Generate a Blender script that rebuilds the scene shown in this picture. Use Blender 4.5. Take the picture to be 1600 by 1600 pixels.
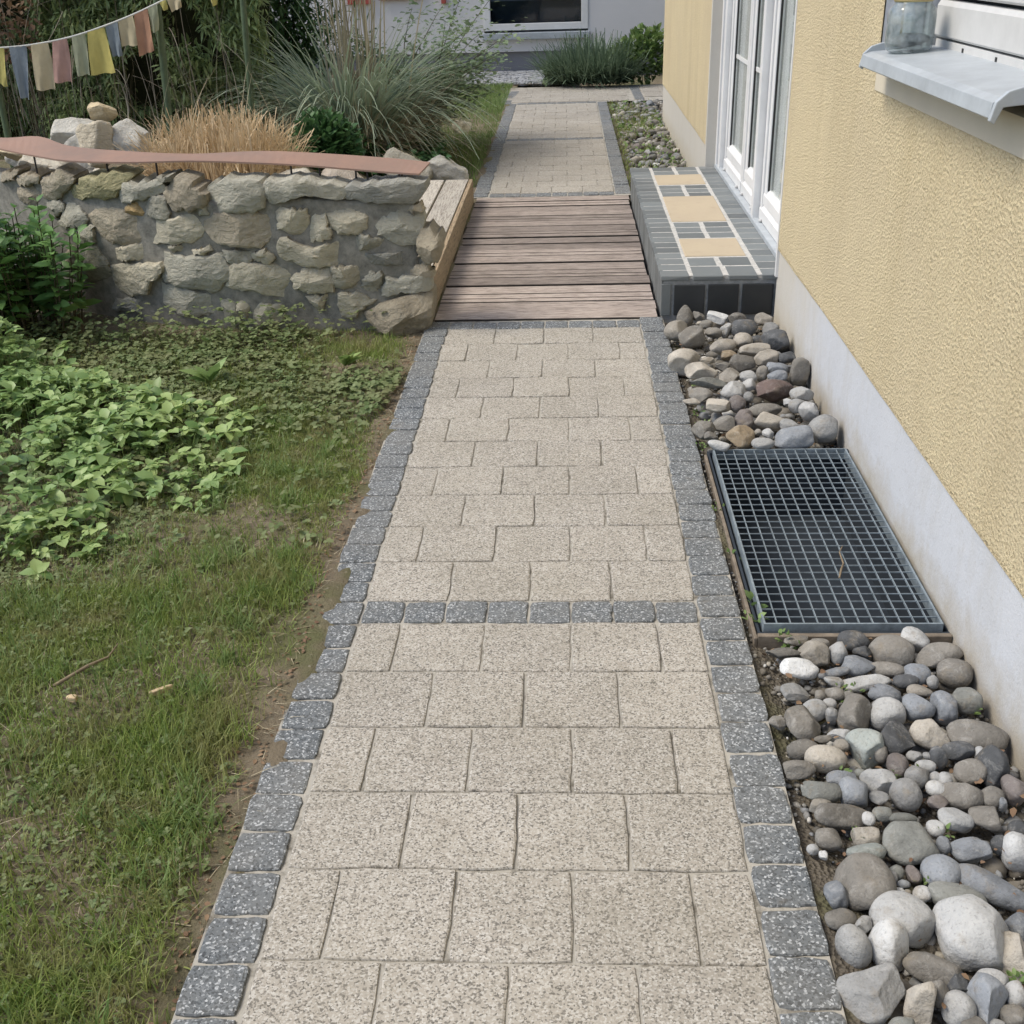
import bpy, bmesh, math, random
import numpy as np
from mathutils import Vector, Matrix

for o in list(bpy.data.objects):
    bpy.data.objects.remove(o)
scene = bpy.context.scene
COL = scene.collection
rng = np.random.default_rng(7)
random.seed(7)
R = math.radians

# ------------------------------------------------------------------ camera
cd = bpy.data.cameras.new('camera')
cam = bpy.data.objects.new('camera', cd)
COL.objects.link(cam)
F_PX = 1748.08
pitch, yaw, roll = 0.467914, -0.056751, -0.031668
cp, sp, cyw, syw = math.cos(pitch), math.sin(pitch), math.cos(yaw), math.sin(yaw)
Fw = Vector((syw * cp, cyw * cp, -sp))
Rt = Vector((cyw, -syw, 0))
Up = Rt.cross(Fw)
R2 = math.cos(roll) * Rt + math.sin(roll) * Up
U2 = -math.sin(roll) * Rt + math.cos(roll) * Up
m = Matrix((R2, U2, -Fw)).transposed().to_4x4()
m.translation = Vector((0.50348, 0.0, 1.44008))
cam.matrix_world = m
cd.sensor_width = 36
cd.lens = 36 * F_PX / 1600
cd.clip_start = 0.05
cd.clip_end = 500
scene.camera = cam

# ------------------------------------------------------------------ world and sun
SUN_EL, SUN_AZ = 54, -97      # azimuth measured from +Y towards +X
w = bpy.data.worlds.new('World')
scene.world = w
w.use_nodes = True
nt = w.node_tree
bg = nt.nodes['Background']
sky = nt.nodes.new('ShaderNodeTexSky')
sky.sky_type = 'NISHITA'
sky.sun_disc = False
sky.sun_elevation = R(SUN_EL)
sky.sun_rotation = R(SUN_AZ)
sky.altitude = 400
sky.air_density = 1.0
sky.dust_density = 2.5
sky.ozone_density = 1.0
nt.links.new(sky.outputs[0], bg.inputs[0])
bg.inputs[1].default_value = 0.115
sd = bpy.data.lights.new('sun', 'SUN')
sun = bpy.data.objects.new('sun', sd)
COL.objects.link(sun)
sd.energy = 1.5
sd.angle = R(24)
sd.color = (1.0, 0.935, 0.81)
sdir = Vector((math.sin(R(SUN_AZ)) * math.cos(R(SUN_EL)), math.cos(R(SUN_AZ)) * math.cos(R(SUN_EL)), math.sin(R(SUN_EL))))
sun.rotation_euler = sdir.to_track_quat('Z', 'Y').to_euler()
sun.location = sdir * 20
vs = scene.view_settings
vs.view_transform = 'Standard'
vs.look = 'None'
vs.gamma = 1
vs.use_curve_mapping = False
vs.exposure = 0.98
scene.render.film_transparent = False
scene.cycles.max_bounces = 8
scene.cycles.use_denoising = True

# ------------------------------------------------------------------ node helper
class NT:
    def __init__(s, name, rough=0.8, spec=0.3):
        s.m = bpy.data.materials.new(name)
        s.m.use_nodes = True
        s.t = s.m.node_tree
        s.b = s.t.nodes['Principled BSDF']
        s.b.inputs['Roughness'].default_value = rough
        s.b.inputs['Specular IOR Level'].default_value = spec
        g = s.t.nodes.new('ShaderNodeNewGeometry')
        s.pos = g.outputs['Position']
        s.isl = g.outputs['Random Per Island']
        oi = s.t.nodes.new('ShaderNodeObjectInfo')
        s.rand = oi.outputs['Random']
        s.ocol = oi.outputs['Color']
        tc = s.t.nodes.new('ShaderNodeTexCoord')
        s.obj = tc.outputs['Object']
    def set(s, node, key, v):
        i = node.inputs[key]
        if isinstance(v, bpy.types.NodeSocket):
            s.t.links.new(v, i)
        elif isinstance(v, (tuple, list)) and len(v) == 3 and i.type == 'RGBA':
            i.default_value = (*v, 1)
        else:
            i.default_value = v
    def noise(s, scale, detail=4, rough=0.6, vec=None, dist=0.0, col=False):
        n = s.t.nodes.new('ShaderNodeTexNoise')
        s.set(n, 'Vector', s.pos if vec is None else vec)
        s.set(n, 'Scale', scale); s.set(n, 'Detail', detail); s.set(n, 'Roughness', rough); s.set(n, 'Distortion', dist)
        return n.outputs[1 if col else 0]
    def voro(s, scale, out='Distance', feat='F1', vec=None, rnd=1.0):
        n = s.t.nodes.new('ShaderNodeTexVoronoi')
        n.feature = feat
        s.set(n, 'Vector', s.pos if vec is None else vec)
        s.set(n, 'Scale', scale); s.set(n, 'Randomness', rnd)
        return n.outputs[out]
    def map(s, vec, scale=(1, 1, 1), rot=(0, 0, 0)):
        n = s.t.nodes.new('ShaderNodeMapping')
        s.set(n, 'Vector', vec); n.inputs['Scale'].default_value = scale; n.inputs['Rotation'].default_value = rot
        return n.outputs[0]
    def vadd(s, a, b):
        n = s.t.nodes.new('ShaderNodeVectorMath'); n.operation = 'ADD'
        s.set(n, 0, a); s.set(n, 1, b)
        return n.outputs[0]
    def ramp(s, fac, stops, interp='LINEAR'):
        n = s.t.nodes.new('ShaderNodeValToRGB')
        n.color_ramp.interpolation = interp
        e = n.color_ramp.elements
        while len(e) < len(stops):
            e.new(0.5)
        for k, (p, c) in enumerate(stops):
            e[k].position = p
            e[k].color = (c, c, c, 1) if isinstance(c, (int, float)) else (*c, 1)
        s.set(n, 0, fac)
        return n.outputs[0]
    def mix(s, fac, a, b, mode='MIX'):
        n = s.t.nodes.new('ShaderNodeMix')
        n.data_type = 'RGBA'; n.blend_type = mode
        s.set(n, 0, fac)
        for k, v in ((6, a), (7, b)):
            if isinstance(v, bpy.types.NodeSocket):
                s.t.links.new(v, n.inputs[k])
            else:
                n.inputs[k].default_value = (*v, 1) if len(v) == 3 else v
        return n.outputs[2]
    def math(s, op, a, b=0.5, clamp=False):
        n = s.t.nodes.new('ShaderNodeMath'); n.operation = op; n.use_clamp = clamp
        s.set(n, 0, a); s.set(n, 1, b)
        return n.outputs[0]
    def sep(s, v):
        n = s.t.nodes.new('ShaderNodeSeparateXYZ'); s.set(n, 0, v)
        return n.outputs
    def vary(s, col, fac, lo=0.8, hi=1.2):
        n = s.t.nodes.new('ShaderNodeMapRange'); s.set(n, 0, fac)
        n.inputs[3].default_value = lo; n.inputs[4].default_value = hi
        h = s.t.nodes.new('ShaderNodeHueSaturation')
        s.set(h, 'Color', col); s.set(h, 'Value', n.outputs[0])
        return h.outputs[0]
    def color(s, c):
        s.set(s.b, 'Base Color', c)
    def bump(s, h, strength=0.5, dist=0.01, prev=None):
        n = s.t.nodes.new('ShaderNodeBump')
        n.inputs['Strength'].default_value = strength; n.inputs['Distance'].default_value = dist
        s.set(n, 'Height', h)
        if prev is not None:
            s.set(n, 'Normal', prev)
        s.t.links.new(n.outputs[0], s.b.inputs['Normal'])
        return n.outputs[0]
    def leafy(s, trans=0.35):
        col = s.b.inputs['Base Color'].links[0].from_socket
        tr = s.t.nodes.new('ShaderNodeBsdfTranslucent')
        s.t.links.new(col, tr.inputs[0])
        mx = s.t.nodes.new('ShaderNodeMixShader'); mx.inputs[0].default_value = trans
        s.t.links.new(s.b.outputs[0], mx.inputs[1]); s.t.links.new(tr.outputs[0], mx.inputs[2])
        s.t.links.new(mx.outputs[0], s.t.nodes['Material Output'].inputs[0])

M = {}
def speckled(name, base_a, base_b, dark, light, pd, pl, scale=240, rough=0.85, dirtcol=(0.20, 0.18, 0.13)):
    n = NT(name, rough)
    base = n.mix(n.noise(4, 5), base_a, base_b)
    base = n.vary(base, n.rand, 0.93, 1.06)
    wob = n.vadd(n.pos, n.map(n.noise(scale * 0.8, 2, 0.5, None, 0, True), (0.004, 0.004, 0.004)))
    cell = n.sep(n.voro(scale, 'Color', 'F1', wob))[0]
    f1 = n.ramp(cell, [(0, 0.85), (pd, 0.5), (pd + 0.12, 0)])
    f2 = n.ramp(cell, [(1 - pl - 0.15, 0), (1 - pl, 0.55), (1, 0.9)])
    c = n.mix(f1, base, dark)
    c = n.mix(f2, c, light)
    fine = n.noise(scale * 2.2, 2, 0.6)
    c = n.vary(c, fine, 0.72, 1.28)
    dirt = n.ramp(n.noise(2.3, 8, 0.75), [(0.38, 0), (0.72, 0.85)])
    c = n.mix(dirt, c, n.mix(0.45, c, dirtcol))
    c = n.vary(c, n.noise(1.1, 5, 0.7), 0.78, 1.2)
    spot = n.ramp(n.noise(9, 3, 0.5), [(0.68, 0), (0.73, 0.5)])
    c = n.mix(spot, c, n.mix(0.5, c, (0.16, 0.13, 0.09)))
    n.color(c)
    b = n.bump(cell, 0.3, 0.002)
    n.bump(n.noise(45, 5), 0.3, 0.005, b)
    return n.m

M['paver'] = speckled('tan_concrete', (0.385, 0.352, 0.298), (0.35, 0.325, 0.285), (0.07, 0.066, 0.06), (0.54, 0.52, 0.475), 0.20, 0.18, 320)
M['cobble'] = speckled('granite_dark', (0.112, 0.126, 0.137), (0.15, 0.162, 0.168), (0.04, 0.045, 0.05), (0.52, 0.54, 0.55), 0.22, 0.08, 280, 0.75, (0.26, 0.24, 0.20))

M['paving'] = speckled('pale_granite', (0.24, 0.255, 0.28), (0.33, 0.34, 0.36), (0.12, 0.125, 0.14), (0.5, 0.52, 0.54), 0.2, 0.2, 200)
n = NT('sandy_joint', 0.95)
n.color(n.mix(n.ramp(n.noise(14, 6, 0.7), [(0.5, 0), (0.66, 1)]), (0.37, 0.35, 0.305), (0.12, 0.108, 0.085)))
n.bump(n.noise(220, 3), 0.5, 0.003)
M['joint'] = n.m

n = NT('dark_soil', 0.97, 0.15)
c = n.mix(n.noise(7, 6, 0.7), (0.11, 0.088, 0.058), (0.28, 0.235, 0.17))
c = n.mix(n.ramp(n.noise(3.1, 5), [(0.45, 0), (0.62, 0.7)]), c, (0.10, 0.115, 0.042))
c = n.mix(n.ramp(n.voro(160, 'Color'), [(0.86, 0), (0.95, 0.75)]), c, (0.30, 0.27, 0.20))
n.color(c)
b = n.bump(n.noise(45, 6, 0.7), 0.8, 0.02)
n.bump(n.noise(190, 4), 0.6, 0.006, b)
M['soil'] = n.m

n = NT('bed_soil', 0.97, 0.15)
c = n.mix(n.noise(11, 6, 0.7), (0.06, 0.052, 0.04), (0.19, 0.165, 0.13))
c = n.mix(n.ramp(n.noise(4, 5), [(0.5, 0), (0.68, 0.7)]), c, (0.10, 0.105, 0.04))
n.color(c)
b = n.bump(n.voro(120), 0.8, 0.012)
n.bump(n.noise(60, 6), 0.6, 0.01, b)
M['bed'] = n.m

n = NT('yellow_roughcast', 0.92, 0.2)
c = n.mix(n.noise(0.9, 4), (0.685, 0.57, 0.36), (0.715, 0.605, 0.40))
g = n.math('ADD', n.math('MULTIPLY', n.noise(105, 5, 0.7, dist=0.1), 0.75), n.math('MULTIPLY', n.voro(120), 0.35))
c = n.mix(n.ramp(g, [(0.33, 0.8), (0.5, 0)]), c, (0.49, 0.385, 0.21))
c = n.mix(n.ramp(g, [(0.56, 0), (0.7, 0.55)]), c, (0.80, 0.70, 0.44))
c = n.mix(n.ramp(n.noise(1.7, 6, 0.7), [(0.42, 0), (0.7, 0.55)]), c, (0.60, 0.50, 0.33))
streak = n.noise(1.0, 5, 0.6, n.map(n.pos, (1, 9, 0.7)))
c = n.mix(n.ramp(streak, [(0.45, 0), (0.75, 0.28)]), c, (0.47, 0.37, 0.20))
n.color(c)
b = n.bump(g, 1.0, 0.016)
n.bump(n.noise(330, 2), 0.3, 0.003, b)
M['yellow'] = n.m

n = NT('plinth_plaster', 0.9, 0.2)
c = n.mix(n.noise(2.2, 6, 0.65), (0.555, 0.57, 0.595), (0.45, 0.465, 0.49))
zz = n.sep(n.pos)
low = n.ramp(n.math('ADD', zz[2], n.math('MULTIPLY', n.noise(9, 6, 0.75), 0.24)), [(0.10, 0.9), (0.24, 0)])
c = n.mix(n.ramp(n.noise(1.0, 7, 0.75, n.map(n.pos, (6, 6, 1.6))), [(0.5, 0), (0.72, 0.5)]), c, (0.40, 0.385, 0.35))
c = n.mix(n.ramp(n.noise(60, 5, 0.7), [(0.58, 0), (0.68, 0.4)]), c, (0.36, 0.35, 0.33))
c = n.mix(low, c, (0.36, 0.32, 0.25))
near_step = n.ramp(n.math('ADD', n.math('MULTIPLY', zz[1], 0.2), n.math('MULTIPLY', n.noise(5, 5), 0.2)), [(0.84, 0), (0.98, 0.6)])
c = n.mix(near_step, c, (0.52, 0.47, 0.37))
n.color(c)
b = n.bump(n.noise(150, 4), 0.35, 0.004)
n.bump(n.noise(14, 4), 0.3, 0.01, b)
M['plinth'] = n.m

n = NT('smooth_cream_plaster', 0.9, 0.2)
n.color(n.mix(n.noise(9, 6), (0.60, 0.54, 0.42), (0.50, 0.455, 0.37)))
n.bump(n.noise(120, 4), 0.3, 0.003)
M['cream'] = n.m

n = NT('white_wall_plaster', 0.92, 0.2)
n.color(n.mix(n.noise(1.4, 6, 0.7), (0.72, 0.71, 0.70), (0.62, 0.61, 0.61)))
n.bump(n.noise(70, 4), 0.4, 0.006)
M['whitewall'] = n.m

n = NT('grey_base_slab', 0.9)
n.color(n.mix(n.noise(3, 6, 0.7), (0.27, 0.275, 0.29), (0.18, 0.18, 0.20)))
n.bump(n.noise(60, 4), 0.3, 0.004)
M['greybase'] = n.m

def simple(key, name, col, rough=0.5, metal=0.0, var=0.08, scale=12, spec=0.5, bumps=0.0):
    n = NT(name, rough, spec)
    c2 = tuple(max(0, x * (1 - 2.5 * var)) for x in col)
    n.color(n.mix(n.ramp(n.noise(scale, 6, 0.7), [(0.35, 0), (0.7, 1)]), col, c2))
    n.b.inputs['Metallic'].default_value = metal
    if bumps:
        n.bump(n.noise(scale * 6, 4), bumps, 0.003)
    M[key] = n.m
    return n
simple('white_pvc', 'white_window_plastic', (0.74, 0.74, 0.73), 0.35, 0, 0.05, 5)
simple('guide', 'shutter_guide_metal', (0.46, 0.48, 0.51), 0.45, 0, 0.05, 6)
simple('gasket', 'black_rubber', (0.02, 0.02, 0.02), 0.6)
simple('sill', 'sill_aluminium', (0.44, 0.475, 0.50), 0.4, 0.0, 0.1, 9)
simple('shutter', 'cream_shutter_plastic', (0.58, 0.575, 0.555), 0.5, 0, 0.06, 7)
simple('galv', 'galvanised_steel', (0.27, 0.32, 0.35), 0.5, 0.2, 0.2, 30)
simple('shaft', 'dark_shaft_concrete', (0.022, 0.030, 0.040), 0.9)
simple('mortar', 'grey_mortar', (0.30, 0.285, 0.245), 0.95, 0, 0.22, 25, 0.2, 1.0)
simple('grout_white', 'white_grout', (0.56, 0.545, 0.51), 0.95, 0, 0.14, 45, 0.2, 0.8)
simple('grout_grey', 'grey_grout', (0.31, 0.315, 0.31), 0.95, 0, 0.15, 40, 0.2, 0.6)
simple('curtain', 'pale_curtain', (0.86, 0.86, 0.83), 0.9)
simple('room', 'dim_room', (0.08, 0.09, 0.10), 0.9)
simple('lid', 'brass_lid', (0.50, 0.42, 0.20), 0.4, 0.5, 0.1, 30)
simple('ash', 'grey_ash', (0.27, 0.28, 0.29), 0.95, 0, 0.3, 60)
simple('rod', 'rusty_rod', (0.035, 0.03, 0.028), 0.7)
simple('cord', 'flag_cord', (0.52, 0.52, 0.48), 0.9)
simple('red_paint', 'red_paint', (0.42, 0.09, 0.07), 0.5, 0, 0.12)
simple('bamboo', 'green_pole', (0.075, 0.115, 0.055), 0.5, 0, 0.18, 18)
simple('twig', 'dry_twig', (0.25, 0.19, 0.12), 0.9, 0, 0.2, 40)
simple('chip', 'pale_wood_chip', (0.58, 0.44, 0.27), 0.9, 0, 0.15, 40)
simple('stem', 'brown_stem', (0.10, 0.085, 0.05), 0.9, 0, 0.2, 30)
simple('gap_shade_dirt', 'board_edge_dirt_and_gap_shade', (0.035, 0.029, 0.024), 0.95, 0, 0.3, 30)  # edge dirt, coloured near black so the plank gaps read as shade
simple('curb', 'weathered_edging', (0.24, 0.20, 0.155), 0.9, 0, 0.2, 25, 0.2, 0.5)

n = NT('dark_clinker_tile', 0.55, 0.4)
c = n.mix(n.noise(8, 6, 0.7), (0.115, 0.13, 0.135), (0.17, 0.18, 0.175))
c = n.vary(c, n.rand, 0.75, 1.25)
n.color(c)
n.bump(n.noise(90, 4), 0.25, 0.003)
M['clinker'] = n.m
n = NT('black_clinker_tile', 0.35, 0.5)
n.color(n.vary(n.mix(n.noise(10, 6, 0.7), (0.018, 0.022, 0.026), (0.045, 0.047, 0.048)), n.rand, 0.8, 1.2))
n.bump(n.noise(50, 4), 0.15, 0.003)
M['black_tile'] = n.m
n = NT('sandstone_slab', 0.85, 0.3)
c = n.mix(n.noise(5, 6, 0.65), (0.46, 0.38, 0.265), (0.40, 0.33, 0.24))
c = n.mix(n.ramp(n.noise(16, 5), [(0.55, 0), (0.75, 0.4)]), c, (0.36, 0.28, 0.20))
n.color(c)
n.bump(n.noise(45, 5), 0.3, 0.005)
M['slab'] = n.m

def wood(key, a, b, dark, axis):
    n = NT(key, 0.85, 0.25)
    sc = (4.5, 75, 75) if axis == 'x' else (75, 4.5, 75)
    off = n.t.nodes.new('ShaderNodeCombineXYZ')
    n.set(off, 0, n.math('MULTIPLY', n.rand, 37.0)); n.set(off, 2, n.math('MULTIPLY', n.rand, 11.0))
    v = n.vadd(n.map(n.pos, sc), off.outputs[0])
    g = n.noise(1.0, 5, 0.65, v, 0.7)
    c = n.mix(g, a, b)
    c = n.mix(n.ramp(n.noise(2.6, 4, 0.7, v, 0.5), [(0.48, 0), (0.62, 0.95)]), c, dark)
    c = n.mix(n.ramp(n.noise(3.2, 5, 0.6), [(0.5, 0), (0.75, 0.45)]), c, dark)
    kn = n.voro(1.0, 'Distance', 'F1', n.map(n.pos, (3.2, 7.5, 1) if axis == 'x' else (7.5, 3.2, 1)))
    c = n.mix(n.ramp(kn, [(0.03, 0.8), (0.10, 0)]), c, dark)
    c = n.vary(c, n.rand, 0.66, 1.25)
    n.color(c)
    n.bump(g, 0.6, 0.008)
    M[key] = n.m
wood('deck_wood', (0.46, 0.395, 0.345), (0.32, 0.265, 0.23), (0.11, 0.088, 0.074), 'x')
wood('bench_wood', (0.50, 0.47, 0.41), (0.38, 0.35, 0.30), (0.20, 0.175, 0.15), 'y')
wood('board_wood', (0.33, 0.255, 0.165), (0.25, 0.19, 0.125), (0.12, 0.09, 0.06), 'y')

n = NT('river_stone', 0.8, 0.3)
c = n.ocol
c = n.mix(n.ramp(n.noise(11, 7, 0.72, None, 0.4), [(0.36, 0), (0.66, 0.85)]), c, n.vary(c, n.rand, 0.45, 0.8))
c = n.mix(n.ramp(n.noise(30, 6, 0.78, None, 1.0), [(0.52, 0), (0.66, 0.6)]), c, n.mix(0.45, c, (0.50, 0.49, 0.46)))
c = n.mix(n.ramp(n.noise(19, 6, 0.7), [(0.55, 0), (0.70, 0.55)]), c, (0.21, 0.175, 0.125))
c = n.mix(n.ramp(n.noise(190, 3, 0.6), [(0.56, 0), (0.70, 0.55)]), c, n.mix(0.6, c, (0.05, 0.05, 0.045)))
n.color(c)
b = n.bump(n.noise(22, 6, 0.62), 0.55, 0.018)
n.bump(n.noise(130, 5, 0.65), 0.4, 0.004, b)
M['stone'] = n.m

n = NT('rough_limestone', 0.92, 0.2)
c = n.ocol
c = n.mix(n.ramp(n.noise(9, 6, 0.75, None, 0.6), [(0.38, 0), (0.68, 0.7)]), c, n.vary(c, n.rand, 0.6, 0.8))
c = n.mix(n.ramp(n.noise(21, 5, 0.7), [(0.55, 0), (0.72, 0.55)]), c, n.mix(0.55, c, (0.62, 0.56, 0.42)))
c = n.mix(n.ramp(n.noise(5, 5, 0.7), [(0.58, 0), (0.72, 0.4)]), c, (0.17, 0.155, 0.09))
n.color(c)
b = n.bump(n.noise(17, 7, 0.68, n.map(n.pos, (1, 1, 1.6)), 0.5), 0.9, 0.03)
n.bump(n.voro(60), 0.3, 0.006, b)
M['rough'] = n.m

n = NT('rusty_steel', 0.72, 0.3)
c = n.mix(n.noise(5, 6, 0.7), (0.34, 0.205, 0.15), (0.24, 0.165, 0.13))
c = n.mix(n.ramp(n.noise(2.2, 6, 0.75), [(0.42, 0), (0.68, 0.7)]), c, (0.20, 0.15, 0.125))
c = n.mix(n.ramp(n.noise(40, 4), [(0.55, 0), (0.7, 0.4)]), c, (0.26, 0.15, 0.12))
n.color(c)
n.bump(n.noise(90, 4), 0.15, 0.002)
M['rust'] = n.m

n = NT('faded_cloth', 0.95, 0.1)
c = n.vary(n.ocol, n.noise(14, 5, 0.6), 0.75, 1.2)
n.color(c)
n.bump(n.noise(30, 4), 0.4, 0.01)
n.leafy(0.3)
M['cloth'] = n.m

def leafmat(key, a, b, c3, trans=0.3, rough=0.55, nscale=3):
    n = NT(key, rough, 0.35)
    c = n.mix(n.isl, a, b)
    c = n.mix(n.ramp(n.noise(nscale, 4), [(0.4, 0), (0.65, 0.8)]), c, c3)
    n.color(c)
    n.leafy(trans)
    M[key] = n.m
leafmat('grass', (0.105, 0.185, 0.034), (0.33, 0.40, 0.11), (0.29, 0.275, 0.12), 0.38, 0.5, 7)
leafmat('grass_far', (0.10, 0.185, 0.045), (0.25, 0.34, 0.11), (0.18, 0.25, 0.085), 0.4, 0.5, 3)
leafmat('dry_grass', (0.52, 0.39, 0.23), (0.78, 0.65, 0.45), (0.46, 0.33, 0.18), 0.25, 0.8)
leafmat('straw', (0.42, 0.37, 0.25), (0.56, 0.50, 0.36), (0.30, 0.25, 0.15), 0.25, 0.8)
leafmat('pampas', (0.20, 0.28, 0.19), (0.56, 0.63, 0.48), (0.33, 0.39, 0.26), 0.3, 0.6, 2)
leafmat('clover', (0.11, 0.20, 0.05), (0.44, 0.55, 0.21), (0.21, 0.33, 0.12), 0.3, 0.42, 2)
leafmat('creeper', (0.10, 0.155, 0.05), (0.24, 0.29, 0.13), (0.19, 0.195, 0.09), 0.3, 0.6, 6)
leafmat('mint', (0.075, 0.175, 0.045), (0.22, 0.37, 0.12), (0.11, 0.23, 0.065), 0.3, 0.45, 6)
leafmat('hedge', (0.09, 0.15, 0.045), (0.40, 0.50, 0.22), (0.22, 0.27, 0.12), 0.25, 0.6, 2.2)
leafmat('dark_leaf', (0.045, 0.11, 0.04), (0.10, 0.20, 0.075), (0.06, 0.13, 0.045), 0.25, 0.5, 5)
leafmat('rose_leaf', (0.13, 0.20, 0.11), (0.30, 0.38, 0.22), (0.19, 0.26, 0.14), 0.3, 0.6, 3)
leafmat('lavender', (0.09, 0.145, 0.085), (0.20, 0.265, 0.17), (0.12, 0.17, 0.11), 0.2, 0.7, 5)
leafmat('laurel', (0.10, 0.18, 0.05), (0.24, 0.33, 0.12), (0.14, 0.20, 0.06), 0.3, 0.5, 5)
leafmat('vine', (0.14, 0.12, 0.09), (0.32, 0.29, 0.23), (0.10, 0.08, 0.06), 0.0, 0.9)
leafmat('litter', (0.17, 0.11, 0.065), (0.30, 0.21, 0.13), (0.15, 0.085, 0.055), 0.1, 0.9)

def thin_glass(key, name, tint, ior=1.5, haze=0.0):
    n = NT(name, 0.03)
    tr = n.t.nodes.new('ShaderNodeBsdfTransparent'); tr.inputs[0].default_value = (*tint, 1)
    gl = n.t.nodes.new('ShaderNodeBsdfGlossy'); gl.inputs['Roughness'].default_value = 0.03
    lw = n.t.nodes.new('ShaderNodeLayerWeight'); lw.inputs[0].default_value = 0.5
    f5 = n.math('MULTIPLY_ADD', n.math('POWER', lw.outputs['Facing'], 4.0), 0.9)
    f5.node.inputs[2].default_value = 0.05
    mx = n.t.nodes.new('ShaderNodeMixShader')
    n.t.links.new(f5, mx.inputs[0]); n.t.links.new(tr.outputs[0], mx.inputs[1]); n.t.links.new(gl.outputs[0], mx.inputs[2])
    last = mx.outputs[0]
    if haze:
        df = n.t.nodes.new('ShaderNodeBsdfDiffuse'); df.inputs[0].default_value = (0.55, 0.58, 0.58, 1)
        m2 = n.t.nodes.new('ShaderNodeMixShader'); n.set(m2, 0, n.ramp(n.noise(40, 5), [(0.35, 0.0), (0.75, haze)]))
        n.t.links.new(last, m2.inputs[1]); n.t.links.new(df.outputs[0], m2.inputs[2]); last = m2.outputs[0]
    n.t.links.new(last, n.t.nodes['Material Output'].inputs[0])
    M[key] = n.m
thin_glass('glass', 'window_glass', (0.93, 0.95, 0.94))
thin_glass('dark_glass', 'far_window_glass', (0.62, 0.68, 0.74))
thin_glass('jar', 'jar_glass', (0.86, 0.90, 0.90), 1.45, 0.45)

# ------------------------------------------------------------------ object helpers
def mesh_np(name, verts, faces, k):
    """faces: (n,k) int array"""
    me = bpy.data.meshes.new(name)
    nv, nf = len(verts), len(faces)
    me.vertices.add(nv)
    me.vertices.foreach_set('co', np.ascontiguousarray(verts, np.float32).ravel())
    me.loops.add(nf * k)
    me.loops.foreach_set('vertex_index', np.ascontiguousarray(faces, np.int32).ravel())
    me.polygons.add(nf)
    me.polygons.foreach_set('loop_start', np.arange(0, nf * k, k, dtype=np.int32))
    me.update(calc_edges=True)
    me.validate()
    return me
def link(name, me, mat, parent=None, smooth=False):
    o = bpy.data.objects.new(name, me)
    COL.objects.link(o)
    if me is not None and mat is not None and not me.materials:
        me.materials.append(M[mat])
    if parent is not None:
        o.parent = parent
    if smooth and me is not None:
        me.polygons.foreach_set('use_smooth', [True] * len(me.polygons))
    return o
def tag(o, label=None, cat=None, group=None, kind=None):
    if label: o['label'] = label
    if cat: o['category'] = cat
    if group: o['group'] = group
    if kind: o['kind'] = kind
    return o
def empty(name, loc=(0, 0, 0)):
    o = bpy.data.objects.new(name, None)
    COL.objects.link(o)
    o.location = loc
    o.empty_display_size = 0.1
    return o
def child(o, p):
    """parent a world-space mesh under an Empty that is moved, keeping its place"""
    o.parent = p
    o.matrix_parent_inverse = Matrix.Translation(p.location).inverted()
    return o
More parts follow.
